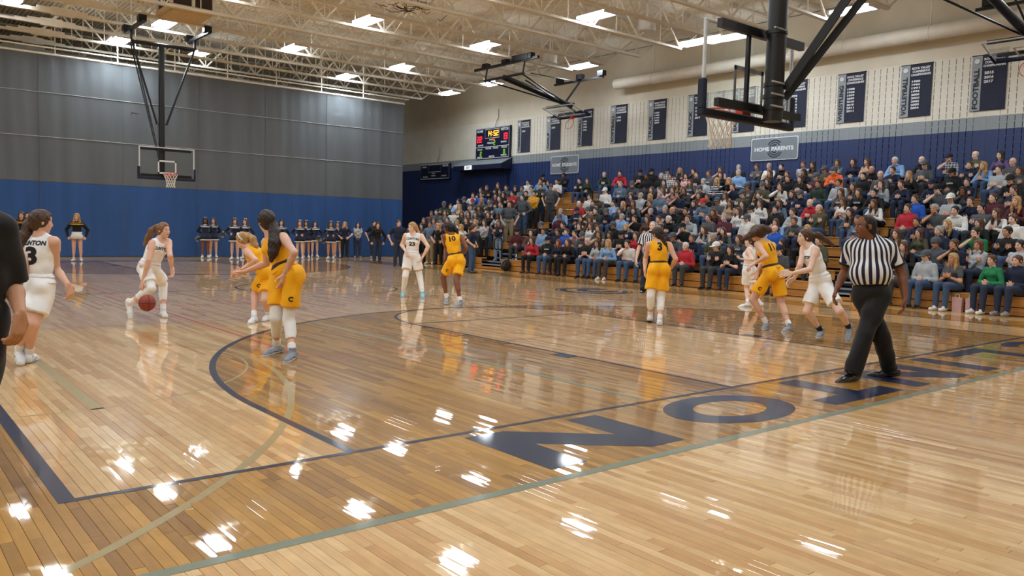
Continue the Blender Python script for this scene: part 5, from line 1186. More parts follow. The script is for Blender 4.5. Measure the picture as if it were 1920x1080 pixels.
SEATED = '972,350,blk,cu 993,341,wht,sd 1020,337,blk,cp 1031,338,blk,ld 1047,339,wht,sd 1059,335,blk,Sd 1089,335,blk,sd 1104,334,grn,lb 1139,330,grn,sg 1168,329,red,sd 1203,327,blk,cp 1225,321,blk,cp 1216,335,blk,Sd 1254,317,plb,cn 1277,319,nvy,ly 1243,331,blk,sg 1260,330,plb,sd 1247,348,gry,ld 1225,353,blk,lb 1279,343,tan,lb 1266,354,pnk,lb 1166,351,stl,sg 1138,356,wht,cw 1127,370,olv,cg 1192,348,gry,cg 1188,366,mar,ld 1205,371,lgr,sg 1212,364,blk,ly 1233,366,stl,sg 1276,369,nvy,sd 1260,361,olv,sb 1153,379,lbl,sd 1109,369,wht,sd 1116,379,nvy,sd 1089,379,red,bd 1172,386,nvy,ly 1180,378,gry,lb 1186,387,wht,ld 1223,387,nvy,sb 1251,388,nvy,sg 1259,399,blk,bd 1059,401,lbl,sg 1085,399,nvy,cn 1107,396,cam,cg 1126,400,olv,sb 1142,399,nvy,cg 1115,412,brn,lb 1092,413,blk,lb 1170,409,lbl,sg 1196,409,blk,sd 1214,414,brn,lb 1154,419,blk,cg 1177,423,nvy,ly 1131,417,gry,lb 1123,424,wht,lb 1245,414,wht,sb 1266,412,blk,sw 1050,430,nvy,sd 1003,438,brn,cu 1023,442,lbl,sd 1043,439,lgr,sd 1063,438,blu,sb 1092,428,blk,lb 1081,440,plr,sd 1098,436,gry,cg 1125,427,brn,lb 1128,437,tan,lb 1144,441,gry,ld 1169,436,blk,cp 1197,438,red,lb 1183,462,wht,sd 973,437,mar,cp 1002,452,red,lb 1032,448,blk,cp 1048,457,nvy,la 1069,462,blk,lb 1106,452,blk,bw 1121,458,lgr,ld 1145,453,lbl,ly 1253,438,blu,sd 1257,450,gry,cg 1012,450,lgr,sb 1254,316,plb,cn 1306,320,gry,ld 1333,323,gry,sb 1357,318,pnk,lb 1388,312,blk,sg 1422,311,gry,sb 1433,316,wht,sg 1475,309,blk,sd 1289,332,pnk,ld 1305,331,blk,sd 1322,334,blk,ld 1351,328,blk,ld 1388,325,lbl,sg 1374,338,blk,ly 1348,338,stp,ly 1318,347,blk,cg 1279,344,gry,lb 1289,353,gry,lb 1265,353,pnk,lb 1449,334,nvy,lb 1434,344,olv,cg 1404,345,gry,cg 1379,350,nvy,sb 1261,360,olv,sb 1313,360,brn,lb 1335,363,blk,sb 1364,362,wht,lb 1354,371,blk,bn 1419,356,red,bg 1403,373,gry,ld 1429,375,wht,lb 1468,349,wht,ld 1465,373,stl,lb 1447,382,brn,ld 1324,371,lbl,sb 1276,371,nvy,sb 1304,377,nvy,lb 1311,381,stl,cr 1332,384,gry,cg 1368,385,tan,lb 1389,390,wht,lb 1278,389,blk,sd 1250,389,nvy,sg 1257,399,blk,bd 1459,399,blk,sd 1300,412,lgr,sb 1333,414,gry,sb 1363,415,mar,sg 1406,411,wht,cg 1403,397,wht,cp 1509,305,lgr,sb 1529,307,gry,ld 1573,305,stl,lb 1603,310,nvy,ld 1631,305,tan,lb 1645,311,blk,bd 1549,318,olv,cg 1512,319,blk,ld 1484,325,blk,lb 1481,334,blk,sb 1505,331,blk,lb 1570,324,orn,bn 1623,328,blk,sd 1655,325,gry,bd 1612,344,gry,lb 1631,337,wht,lb 1528,340,mar,cg 1539,350,grn,sd 1577,351,lgr,sd 1661,344,lgr,lb 1614,354,blk,lb 1581,369,gry,lb 1606,368,blk,ly 1513,364,nvy,cg 1493,356,nvy,lb 1533,379,red,bd 1587,385,wht,lb 1539,397,olv,bg 1500,401,lgr,sb 1650,358,blk,sd 1690,301,lbl,sw 1740,296,blk,bd 1786,294,plb,cn 1821,305,nvy,sb 1832,293,olv,bg 1858,306,lbl,ly 1880,292,pur,ld 1904,305,gry,bd 1685,314,nvy,sb 1790,318,blk,cp 1817,336,nvy,sb 1879,328,lgr,sb 1886,320,gry,lb 1917,321,grn,sb 1758,347,nvy,cn 1703,350,nvy,sb 1815,356,gry,Ld 1768,363,gry,cp 1721,380,blu,sb 1707,388,red,sb 1788,380,lgr,cw 1807,380,nvy,sb 1844,368,mar,sb 1844,386,gry,sd 1821,401,wht,sd 1908,363,nvy,sb 1878,402,wht,lb 1908,342,blk,cp 1696,431,tan,lb 1702,441,olv,lb 1737,426,nvy,sg 1790,420,nvy,ly 1843,417,blk,lb 1840,444,kgr,sd 1893,445,blk,sd 1761,463,gry,bn 1799,464,nvy,sb 1742,478,lgr,cg 1693,470,gry,sg 1795,493,gry,ly 1839,472,lgr,la 1868,483,kgr,sb 1869,502,nvy,sb 1917,474,lgr,sd 1711,463,blk,lb 1290,463,red,sw 1310,447,nvy,sb 1343,450,olv,sg 1347,463,blk,cw 1375,463,blk,ld 1403,415,gry,sb 1287,427,blk,cp 1363,417,gry,sg 1367,433,gry,lb 1458,432,blu,bd 1482,452,blk,ld 1470,463,gry,cn 1467,420,lbl,lb 1502,412,gry,sb 1647,427,tan,lb 1662,432,mar,lb 1300,413,stl,sg 1330,418,nvy,sb 1420,443,blk,sd 1390,447,gry,lb'
# ================================================================ the crowd: shared body and hair shapes, colours per person
def cloth_mat(n, c): return mat('crowd_'+n, c, .8, var=.14, scale=7, bump=.2, bscale=12)
CC = dict(blk='#111215', nvy='#19223a', gry='#4d5157', lgr='#a9b0b6', wht='#dcdad6', red='#b02632', blu='#2456b8', lbl='#7fa3cf', grn='#23352c', olv='#4b4c38', mar='#4f1f2a', tan='#b79a80', brn='#5d4136', pnk='#c9a09c', orn='#e8662a', pur='#5d4a78', stl='#5d7086', kgr='#1f7a4a', yel='#e3a21c')
CN = dict(blk='black', nvy='navy', gry='charcoal', lgr='light grey', wht='white', red='red', blu='royal blue', lbl='light blue', grn='dark green', olv='olive', mar='maroon', tan='tan', brn='brown', pnk='pink', orn='orange', pur='purple', stl='steel blue', kgr='bright green', yel='yellow', plb='checked plaid', plr='pink plaid', cam='camouflage', stp='striped')
CM = {k: cloth_mat(k, c) for k, c in CC.items()}
def pattern_mat(name, c1, c2, kind):
    m = bpy.data.materials.new(name); m.use_nodes = True; nt = m.node_tree; b = nt.nodes['Principled BSDF']; b.inputs['Roughness'].default_value = .8; tc = nd(nt, 'ShaderNodeTexCoord')
    mx_ = nd(nt, 'ShaderNodeMix'); mx_.data_type = 'RGBA'; mx_.inputs[6].default_value = srgb(c1)+(1,); mx_.inputs[7].default_value = srgb(c2)+(1,); nt.links.new(mx_.outputs[2], b.inputs['Base Color'])
    if kind == 'camo':
        n_ = nd(nt, 'ShaderNodeTexNoise'); n_.inputs['Scale'].default_value = 14; nt.links.new(tc.outputs['Object'], n_.inputs['Vector']); nt.links.new(mth(nt, 'GREATER_THAN', n_.outputs[0], .5), mx_.inputs[0])
    else:
        sx = nd(nt, 'ShaderNodeSeparateXYZ'); nt.links.new(tc.outputs['Object'], sx.inputs[0]); z = mth(nt, 'GREATER_THAN', mth(nt, 'FRACT', mth(nt, 'MULTIPLY', sx.outputs[2], 13.0)), .5)
        if kind == 'plaid':
            x = mth(nt, 'GREATER_THAN', mth(nt, 'FRACT', mth(nt, 'MULTIPLY', sx.outputs[0], 13.0)), .5); z = mth(nt, 'MULTIPLY', mth(nt, 'ADD', x, z), .5)
        nt.links.new(z, mx_.inputs[0])
    return m
CM['plb'] = pattern_mat('crowd_plaid', '#23262e', '#c9ced4', 'plaid'); CM['plr'] = pattern_mat('crowd_pink_plaid', '#40303c', '#c99aa4', 'plaid'); CM['cam'] = pattern_mat('crowd_camo', '#4a4636', '#8a8066', 'camo'); CM['stp'] = pattern_mat('crowd_striped', '#20283e', '#c8ccd2', 'stripe')
PT = [cloth_mat('denim', '#3c5273'), cloth_mat('dark_denim', '#26324a'), cloth_mat('black_trouser', '#17181c'), cloth_mat('pale_denim', '#7890ad'), cloth_mat('khaki', '#8f8268'), cloth_mat('charcoal_trouser', '#3a3d42')]
SHM = [M_SHOEB, M_SHOEG, M_SHOEW, M_SHOEB, M_SHOEB, CM['brn']]
M_LIPC = mat('crowd_lips', '#9c5a50', .5)
Z3 = np.array((0, 0, 1.0))
def ik(a, c, la, lb, pole):
    a, c = V3(a), V3(c); d = c-a; L_ = min(np.linalg.norm(d), (la+lb)*.999); d = unit(d); x = (la*la-lb*lb+L_*L_)/(2*L_); h = math.sqrt(max(la*la-x*x, 0)); p = V3(pole); p = unit(p-d*(p@d)); return a+d*x+p*h
def crowd_body(kind, arms, lean, fem, sleeve, hood, headyaw=0.0, skirt=False):
    s = 1.0 if fem else 1.06; J = {'s': s}; H = 5.6*s
    pz = .36 if kind == 'sit' else 2.95*s
    pel = np.array((0, 0, pz)); up = np.array((0, math.sin(lean), math.cos(lean))); nk = pel+up*1.62*s
    J.update(pel=pel, neck=nk, up=up, head=nk+s*np.array((0, .10+.3*math.sin(lean*.7), .40)), hs=s*1.02)
    A = frame(np.cross(up, (1, 0, 0)), up); J['Ac'] = J['Ap'] = A; J['Ah'] = frame((math.sin(headyaw), math.cos(headyaw), -.12), Z3)
    sw = (.5 if fem else .575)*s
    for q, sg in (('L', -1), ('R', 1)):
        J['sh'+q] = nk+A[0]*sg*sw-up*.26*s; J['hip'+q] = pel+A[0]*sg*.28*s
        if kind == 'sit': J['kn'+q] = np.array((sg*.38*s, 1.38*s, .48)); J['an'+q] = np.array((sg*.34*s, 1.32*s+.1, -1.05)); J['to'+q] = J['an'+q]+np.array((sg*.05, .6, -.2))
        else: J['kn'+q] = np.array((sg*.33, .04, 1.6*s)); J['an'+q] = np.array((sg*.36, -.05, .28)); J['to'+q] = J['an'+q]+np.array((sg*.15, .6, -.2))
    W = {'lap': lambda sg: pel+np.array((sg*.16, .78, .45)), 'cross': lambda sg: lerp(pel, nk, .55)+np.array((-sg*.3, .56+.06*sg, -.02)), 'knees': lambda sg: np.array((sg*.12, 1.35, .95)), 'hang': lambda sg: np.array((sg*.86, .1, 2.75*s)), 'pocket': lambda sg: np.array((sg*.58, .35, 3.05*s)), 'clap': lambda sg: lerp(pel, nk, .45)+np.array((sg*.07, .75, .0)), 'back': lambda sg: np.array((sg*.2, -.5, 3.2*s)), 'hip': lambda sg: np.array((sg*.55, .15, 3.35*s)), 'chin': None}
    for q, sg in (('L', -1), ('R', 1)):
        if arms == 'chin': w = J['head']+np.array((.06, .34, -.5)) if q == 'R' else pel+np.array((.05, .75, .55))
        else: w = W[arms](sg)
        w = np.asarray(w, float); pole = np.array((sg*.9, -.5, -.5)) if arms != 'knees' else np.array((sg*.8, -.1, -.6))
        J['el'+q] = ik(J['sh'+q], w, .178*H, .152*H, pole); d = w-J['el'+q]; L_ = .152*H; J['wr'+q] = J['el'+q]+unit(d)*min(np.linalg.norm(d), L_)
    lo, hi = bounds([v for k, v in J.items() if isinstance(v, np.ndarray) and v.shape == (3,) and k != 'up'], .55); S = Fld(lo, hi, .062); bd = 'f' if fem else 'm'
    torso(S, J, .03, .14, 1, bd, .35 if not fem else 0, .14); b = 1.0 if fem else 1.1
    S.rc(nk-up*.05, J['head']-Z3*.22*s-J['Ah'][1]*.05, .2*s, .175*s, .05, 0)
    if hood:
        for t in np.linspace(-2.4, 2.4, 9): S.rc(nk-up*.02+np.array((.27*math.sin(t), .0-.27*math.cos(t), -.02)), nk-up*.02+np.array((.27*math.sin(t+.5), .0-.27*math.cos(t+.5), -.02)), .1, .1, .08, 1)
    for q in 'LR':
        a, e, w = J['sh'+q], J['el'+q], J['wr'+q]; st = 1 if sleeve == 'long' else 0
        S.rc(a, lerp(a, e, .6), .19*s*b, .185*s*b, .12, 1); S.rc(lerp(a, e, .5), e, .19*s*b if st else .15*s, .165*s*b if st else .13*s, .05, st); S.rc(e, w, .165*s*b if st else .135*s, .12*s if st else .085*s, .05, st)
        h, kn, an = J['hip'+q], J['kn'+q], J['an'+q]; lg = 0 if skirt else 2
        S.rc(h, kn, .33*s*b if not skirt else .29*s, .235*s*b if not skirt else .19*s, .1, lg); S.rc(kn, an, .235*s*b if not skirt else .18*s, .18*s if not skirt else .11*s, .06, lg)
        if skirt: S.rc(lerp(kn, an, .12)-np.array((0, .05, 0)), lerp(kn, an, .42)-np.array((0, .05, 0)), .165, .16, .08, 0)
        d, u = foot_dir(J, q); S.rc(an-d*.15-u*.1, an+d*.5-u*.16, .145*s, .12*s, .03, 3); S.rc(an-d*.15-u*.1, an+u*.05, .14*s, .14*s, .03, 3)
    S.el(pel+up*.02, A, (.5*s*b, .4*s*b, .3*s), .05, 2)
    z0 = -1.325 if kind == 'sit' else .012; S.cut((0, 0, z0), (0, 0, -1)); v, f, t = S.net(); pieces = [(v, f, face_tags(f, t))]
    S = Fld(*bounds([J['head']], .5*s), .036); head_prims(S, J['head'], J['Ah'], J['hs']); S.rc(J['head']-Z3*.22*s-J['Ah'][1]*.05, lerp(J['head'], nk, .7), .17*s, .18*s, .05, 0); v, f, t = S.net(); pieces.append((v, f, 0))
    for q, sg in (('L', -1), ('R', 1)):
        d = unit(J['wr'+q]-J['el'+q]); th = np.array((-sg*.5, .4, .8)); hp = hand_pieces(J['wr'+q], d, np.array((-sg, 0, -.3)), th, s*.92, .75, 0, .022); pieces.append(hp)
    for vv, qq, mi in face_bits(J['head'], J['Ah'], J['hs']): pieces.append((vv, qq, 3+mi))
    blank = [SK['fair'], CM['gry'], PT[0], M_SHOEB, M_EYEW, M_EYED, M_LIPC]
    me = shell_mesh('person', blank, pieces, (0, 0, 0)); return me, J
def canon_hair(kind):
    A = np.eye(3); J = {'head': np.zeros(3), 'Ah': A, 'hs': 1.0}; S = Fld((-.6, -.75, -1.35), (.6, .5, .6), .036)
    if kind == 'short': hair_shell(J, S, .026, -.02, False)
    elif kind == 'crop': hair_shell(J, S, .012, .1, False); S.carve((0, .1, .45), A, (.2, .3, .16), .05)
    elif kind == 'curly': hair_shell(J, S, .12, .06); S.ripple(.02, 26, .5)
    elif kind in ('long', 'bob', 'pony'):
        hair_shell(J, S, .05, -.02)
        if kind == 'long':
            for sx in (-1, 1): S.rc((sx*.23, -.02, .0), (sx*.29, .05, -.55), .1, .12, .08); S.rc((sx*.29, .05, -.55), (sx*.26, .16, -.95), .12, .05, .08)
            S.rc((0, -.22, 0), (0, -.3, -.8), .22, .2, .1)
        elif kind == 'bob':
            for sx in (-1, 1): S.rc((sx*.24, .0, .0), (sx*.25, .04, -.36), .1, .1, .08)
            S.rc((0, -.2, 0), (0, -.2, -.35), .22, .2, .1)
        else: S.rc((0, -.36, .1), (0, -.5, -.15), .1, .14, .06); S.rc((0, -.5, -.15), (0, -.45, -.6), .14, .05, .06)
        S.carve((0, .4, -.2), A, (.2, .34, .5), .04)
    elif kind in ('cap', 'beanie'): hair_shell(J, S, .02, .06)
    elif kind == 'fringe': hair_shell(J, S, .014, .1, False); S.cut((0, 0, .14), (0, 0, 1))
    S.ripple(.007, 30, 2.0); v, f, t = S.net(); return shell_mesh('hair', [HR['brown']], [(v, f, 0)], (0, 0, 0))
def canon_cap(beanie):
    A = np.eye(3); S = Fld((-.5, -.6, -.25), (.5, .85, .6), .034); S.el((0, -.03, .12), A, (.31, .385, .335), 0, 0, [((0, 0, .05 if not beanie else .02), (0, -.12, -1))])
    if not beanie:
        S.el((0, .36, .07), A, (.25, .34, .05), .02, 0, [((0, .2, 0), (0, -1, 0))]); S.rc((0, -.03, .44), (0, -.03, .46), .04, .03, .01)
    else: S.rc((0, -.03, .5), (0, -.03, .52), .06, .06, .04); S.el((0, -.03, .06), A, (.335, .41, .1), .02)
    v, f, t = S.net(); return shell_mesh('cap', [CM['blk']], [(v, f, 0)], (0, 0, 0))
HAIRM = {k: canon_hair(k) for k in ('short', 'crop', 'curly', 'long', 'bob', 'pony', 'cap', 'fringe')}
CAPM = {False: canon_cap(False), True: canon_cap(True)}
HCODE = {'sd': ('short', 'black', 'short dark hair'), 'sb': ('short', 'brown', 'short brown hair'), 'sg': ('short', 'grey', 'short grey hair'), 'sw': ('short', 'white', 'white hair'), 'ld': ('long', 'dkbrown', 'long dark hair'), 'lb': ('long', 'brown', 'long brown hair'), 'ly': ('long', 'blonde', 'blonde hair'), 'la': ('long', 'auburn', 'auburn hair'), 'bd': (None, 'brown', 'bald head'), 'bg': ('fringe', 'grey', 'grey fringe'), 'bw': ('fringe', 'white', 'bald with white fringe'), 'cu': ('curly', 'dkbrown', 'curly dark hair'), 'Ld': ('long', 'black', 'long black hair'), 'Sd': ('short', 'black', 'short black hair'), 'pn': ('pony', 'brown', 'brown ponytail'),
         'cp': ('cap', 'dkbrown', 'black cap'), 'cn': ('cap', 'brown', 'navy cap'), 'cw': ('cap', 'brown', 'white cap'), 'cg': ('cap', 'brown', 'grey cap'), 'cr': ('cap', 'brown', 'red cap'), 'cb': ('cap', 'brown', 'blue cap'), 'bn': ('cap', 'brown', 'grey knit cap')}
CAPC = {'cp': 'blk', 'cn': 'nvy', 'cw': 'wht', 'cg': 'gry', 'cr': 'red', 'cb': 'lbl', 'bn': 'gry'}
SITV = {(a, fem): crowd_body('sit', a, l, fem, sl, hd, yw) for a, l, fem, sl, hd, yw in (('lap', .12, True, 'long', False, .15), ('lap', .1, False, 'long', True, .1), ('cross', .05, True, 'long', True, -.1), ('cross', .04, False, 'long', False, .2), ('knees', .5, True, 'long', False, .1), ('knees', .5, False, 'long', True, .0), ('chin', .3, True, 'long', False, -.15), ('chin', .25, False, 'short', False, .1), ('clap', .15, True, 'short', False, .2), ('clap', .12, False, 'short', False, -.1))}
STDV = {(a, fem): crowd_body('stand', a, l, fem, sl, hd, yw) for a, l, fem, sl, hd, yw in (('hang', .03, True, 'long', False, .1), ('hang', .02, False, 'short', False, -.1), ('cross', .02, True, 'long', False, .15), ('cross', .02, False, 'long', True, .0), ('pocket', .04, True, 'short', False, .1), ('pocket', .03, False, 'long', True, .1))}
PRINTM = {}
def chest_print(key, me, J, word):
    k = (key, word)
    if k in PRINTM: return PRINTM[k]
    bvh = BVHTree.FromPolygons([tuple(np.array(p.co)/F) for p in me.vertices], [tuple(p.vertices) for p in me.polygons]); A = J['Ac']; c = lerp(J['pel'], J['neck'], .68); v, f = text2d(word, .05); W_ = v[:, 0].max(); pts = []
    for x, y in v:
        p = c+A[0]*(x/W_-.5)*.62*-1*-1+A[2]*(y-.5)*.15; p = c-A[0]*-1*(x/W_-.5)*-.62+A[2]*(y-.5)*.15; h = bvh.ray_cast(Vector(p+A[1]*2), Vector(-A[1])); pts.append(np.array(h[0])+A[1]*.03 if h[0] is not None else p+A[1]*.45)
    PRINTM[k] = shell_mesh('shirt_print', [M_WT], [(np.array(pts), f, 0)], (0, 0, 0)); return PRINTM[k]
CR = random.Random(11)
def spawn(var, loc, rotz, top, hc, bottom=None, shoes=None, skin=None, scale=1.0, pr=None, label='', group=None):
    me, J = var; o = place('person', me, None, loc, rotz, scale); tag(o, label, 'person', group)
    skin = skin or ('brown' if hc in ('Ld', 'Sd') else CR.choice(['fair', 'pale', 'fair', 'fair', 'tan']))
    mats = [SK[skin], CM[top] if isinstance(top, str) else top, bottom or CR.choice(PT[:3]+[PT[0], PT[1], PT[5]]), shoes or CR.choice(SHM)]
    for i, m_ in enumerate(mats): o.material_slots[i].link = 'OBJECT'; o.material_slots[i].material = m_
    hk, hcol, _ = HCODE[hc]; M4 = Matrix([[*J['Ah'][:, i], J['head'][i]*F] for i in range(3)]+[[0, 0, 0, 1]])
    def child(name, mesh, m_):
        c = bpy.data.objects.new(name, mesh); COL.objects.link(c); c.parent = o; sc = J['hs']; c.matrix_local = M4 @ Matrix.Diagonal((sc, sc, sc, 1)); c.material_slots[0].link = 'OBJECT'; c.material_slots[0].material = m_; return c
    if hk: child('hair', HAIRM[hk], HR[hcol])
    if hc in CAPC: child('cap', CAPM[hc == 'bn'], CM[CAPC[hc]])
    if pr:
        c = bpy.data.objects.new('shirt_print', chest_print(me.name, me, J, pr)); COL.objects.link(c); c.parent = o
    return o
FEM = {'ld', 'lb', 'ly', 'la', 'Ld', 'pn'}
def face_yaw(x, y, wgt=.75):
    # turn from looking straight at the court (-x) towards the play near (12, 26)
    a = math.atan2(26-y, 12-x); st = math.pi; d = (a-st+math.pi) % (2*math.pi)-math.pi; return (st+wgt*d)-math.pi/2
taken = {}
def seat_fit(u, v, dx, dz):
    best = None
    for r in range(NROW):
        X = BX0+RD*r+dx; Zh = BZ0+RH*r+dz; lo, hi = -8.0, 84.0
        for _ in range(40):
            m_ = (lo+hi)/2
            if project((X, m_, Zh))[0] > u: lo = m_
            else: hi = m_
        e = abs(project((X, lo, Zh))[1]-v)
        if best is None or e < best[0]: best = (e, r, lo)
    return best
def claim(kind, r, y, gap):
    L_ = taken.setdefault(r, [])
    for k in range(12):
        sh = (0, .3, -.3, .6, -.6, .9, -.9, 1.2, -1.2, 1.5, -1.5, 1.8)[k]
        if all(abs(y+sh-q) >= gap for q in L_): L_.append(y+sh); return y+sh
    return None
seats = []
for e in SEATED.split():
    u, v, c, h = e.split(','); err, r, y = seat_fit(float(u), float(v), .6, 2.42); y2 = claim('s', r, y, 1.42)
    if y2 is not None: seats.append((r, y2, c, h))
# close the gaps the picture shows filled
for r in range(NROW):
    for y in np.arange(1.5, 59.5, .5):
        if 15.6 < y < 19.4: continue
        if r == 0 and y > 56: continue
        if y > 57-.55*r and r > 3: continue
        u_, v_ = project((BX0+RD*r, y, BZ0+RH*r+2))
        if u_ > 1935 or (y > 52 and r > 5): continue
        if all(abs(y-q) >= 1.75 for q in taken.get(r, [])) and CR.random() < .15:
            taken.setdefault(r, []).append(y); seats.append((r, y, CR.choice(['blk', 'nvy', 'gry', 'blk', 'lgr', 'nvy', 'wht', 'stl', 'olv', 'mar']), CR.choice(['sd', 'sb', 'lb', 'ld', 'cg', 'lb', 'sg', 'ly', 'cp'])))
def row_name(r): return 'front row' if r == 0 else ('top row' if r == NROW-1 else ordinal(r+1)+' row')
by = {}
for q in seats: by.setdefault((q[0], 0 if q[1] > 17.5 else 1), []).append(q)
NSEAT = 0
for (r, sec), L_ in sorted(by.items()):
    for k, (r_, y, c, h) in enumerate(sorted(L_, key=lambda q: -q[1])):
        fem = h in FEM or (h in ('sb', 'sg') and CR.random() < .25); arm = CR.choice(['lap', 'lap', 'lap', 'cross', 'knees', 'knees', 'chin', 'clap'])
        if r == 0 and arm == 'knees': arm = 'lap'
        X, Zs = BX0+RD*r+.42, BZ0+RH*r; yaw = face_yaw(X, y)+CR.uniform(-.12, .12); yaw = max(min(yaw, math.pi/2+.55), math.pi/2-.55) if r > 0 else max(min(yaw, math.pi/2+.3), math.pi/2-.3)
        pr = 'CLINTON' if c in ('nvy', 'blk', 'gry', 'stl', 'lgr') and arm in ('lap', 'knees') and CR.random() < .3 and c != 'lgr' else None
        spawn(SITV[(arm, fem)], (X, y, Zs), yaw, c, h, scale=CR.uniform(.95, 1.03), pr=pr, label='spectator in %s, %s, %s of %s bleachers, %s from left' % (CN[c], HCODE[h][2], row_name(r), 'middle' if sec == 0 else 'right-hand', ordinal(k+1)), group='seated spectators'); NSEAT += 1
taken2 = {}; studs = []
for e in STUDENTS.split():
    u, v, c, h = e.split(','); err, r, y = seat_fit(float(u), float(v), -.62, -1.33+5.12); L_ = taken2.setdefault(r, [])
    for sh in (0, .4, -.4, .8, -.8, 1.2, -1.2):
        if all(abs(y+sh-q) >= 1.35 for q in L_) and y+sh < 81.2: L_.append(y+sh); studs.append((r, y+sh, c, h)); break
for r in range(0, 7):
    for y in np.arange(65.5, 80.6, .5):
        u_, v_ = project((BX0+RD*r-.62, y, BZ0+RH*r+3.8))
        if v_ < 398-(u_-740)*.3: continue
        if all(abs(y-q) >= 1.6 for q in taken2.setdefault(r, [])) and len(studs) < 66 and CR.random() < .7: taken2[r].append(y); studs.append((r, y, CR.choice(['gry', 'lgr', 'blk', 'wht', 'grn', 'nvy', 'stl']), CR.choice(['sd', 'lb', 'sb', 'cg', 'ld', 'ly'])))
by = {}
for q in studs: by.setdefault(q[0], []).append(q)
for r, L_ in sorted(by.items()):
    for k, (r_, y, c, h) in enumerate(sorted(L_, key=lambda q: -q[1])):
        fem = h in FEM; arm = CR.choice(['hang', 'cross', 'pocket', 'cross']); X = BX0+RD*r-.62; Zs = BZ0+RH*r-1.33
        spawn(STDV[(arm, fem)], (X, y, max(Zs, 0)), face_yaw(X, y, .9)+CR.uniform(-.2, .2), c, h, bottom=CR.choice(PT), scale=CR.uniform(.94, 1.03), label='standing student in %s, %s, %s of student section, %s from left' % (CN[c], HCODE[h][2], row_name(r), ordinal(k+1)), group='standing students')
N_PEOPLE = (NSEAT, len(studs))
# ---------------------------------------------------------------- cheerleaders and people by the curtain
M_CHN = CL['navy']; M_CHW = mat('white_cheer_trim', '#dfe0e0', .7)
CHV = [crowd_body('stand', a, .02, True, 'long', False, yw, True) for a, yw in (('back', .2), ('hip', -.3), ('hang', .1))]
def skirt_mesh(J, z0, z1, name, mt, r0, r1, n=36, pleat=.03):
    vs = []; c = J['pel']
    for z, r in ((z1, r0), ((z0+z1)/2, (r0+r1)/2), (z0, r1), (z0, r1-.03), (z1, r0-.05)):
        for i in range(n): t = 2*math.pi*i/n; k = 1+pleat*(i % 2)*(z1-z)/(z1-z0); vs.append((r*k*math.cos(t), r*.78*k*math.sin(t), z))
    fs = [(a*n+i, (a+1)*n+i, (a+1)*n+(i+1) % n, a*n+(i+1) % n) for a in range(4) for i in range(n)]; return shell_mesh(name, [mt], [(np.array(vs), fs, 0)], (0, 0, 0))
SKM = [(skirt_mesh(J, 2.5, 3.3, 'skirt', M_CHN, .5, .72), skirt_mesh(J, 2.36, 2.5, 'skirt_hem', M_CHW, .725, .75), skirt_mesh(J, 2.5, 3.3, 'skirt', M_CHW, .5, .72)) for me, J in CHV]
def trim_mesh(var, word='CLINTON'):
    me, J = var; bvh = BVHTree.FromPolygons([tuple(np.array(p.co)/F) for p in me.vertices], [tuple(p.vertices) for p in me.polygons]); pcs = []
    for z, w in ((4.15, .09), (4.32, .03)):
        pts = []; n = 26
        for zz in (z-w/2, z+w/2):
            for t in np.linspace(-1.35, 1.35, n):
                d = np.array((math.sin(t), math.cos(t), 0)); h = bvh.ray_cast(Vector(d*2+np.array((0, 0, zz))), Vector(-d)); p = np.array(h[0]) if h[0] is not None else d*.5+np.array((0, 0, zz)); pts.append(p+d*.02)
        pcs.append((np.array(pts), [(i, i+1, n+i+1, n+i) for i in range(n-1)], 0))
    if not word: return shell_mesh('chest_trim', [M_CHW], pcs, (0, 0, 0))
    v, f = text2d(word, .05); W_ = v[:, 0].max(); pts = []
    for x, y in v:
        p = np.array(((x/W_-.5)*-.6, 0, 4.42+(y-.5)*.13)); h = bvh.ray_cast(Vector(p+np.array((0, 2, 0))), Vector((0, -1, 0))); pts.append(np.array(h[0])+np.array((0, .02, 0)) if h[0] is not None else p+np.array((0, .45, 0)))
    pcs.append((np.array(pts), f, 0)); return shell_mesh('chest_trim', [M_CHW], pcs, (0, 0, 0))
TRM = [trim_mesh(v) for v in CHV]; TRV = [trim_mesh(v, None) for v in CHV]
bow_m = MB(); [bow_m.lathe([(.02, 0), (.07, .08), (.08, .15), (.02, .18)], (0, -.14, .38), (sx, .05, .2), 8) for sx in (-1, 1)]; BOW = bow_m.mesh('hair_bow', M_CHW)
M_POM = mat('navy_pompom', '#1b2236', .4); M_POMW = mat('silver_pompom', '#c9ced4', .3)
def pompom(x, y, z, lb):
    p = thing('pompom', lb, 'pompom', (x, y, z)); 
    for k, mt in ((0, M_POM), (1, M_POMW)):
        mb = MB(); rg = random.Random(int(x*100)+k)
        for i in range(110):
            a, b = rg.uniform(0, 6.28), math.acos(rg.uniform(-1, 1)); d = np.array((math.sin(b)*math.cos(a), math.sin(b)*math.sin(a), math.cos(b))); q = np.array((x, y, z)); n_ = unit(np.cross(d, (.3, .5, .8)))*.025; e = q+d*rg.uniform(.3, .46); mb.add([q+d*.05-n_, q+d*.05+n_, e+n_-Z3*.05, e-n_-Z3*.05], [(0, 1, 2, 3)])
        o = mb.build('streamers', mt, p); o['kind'] = 'stuff'
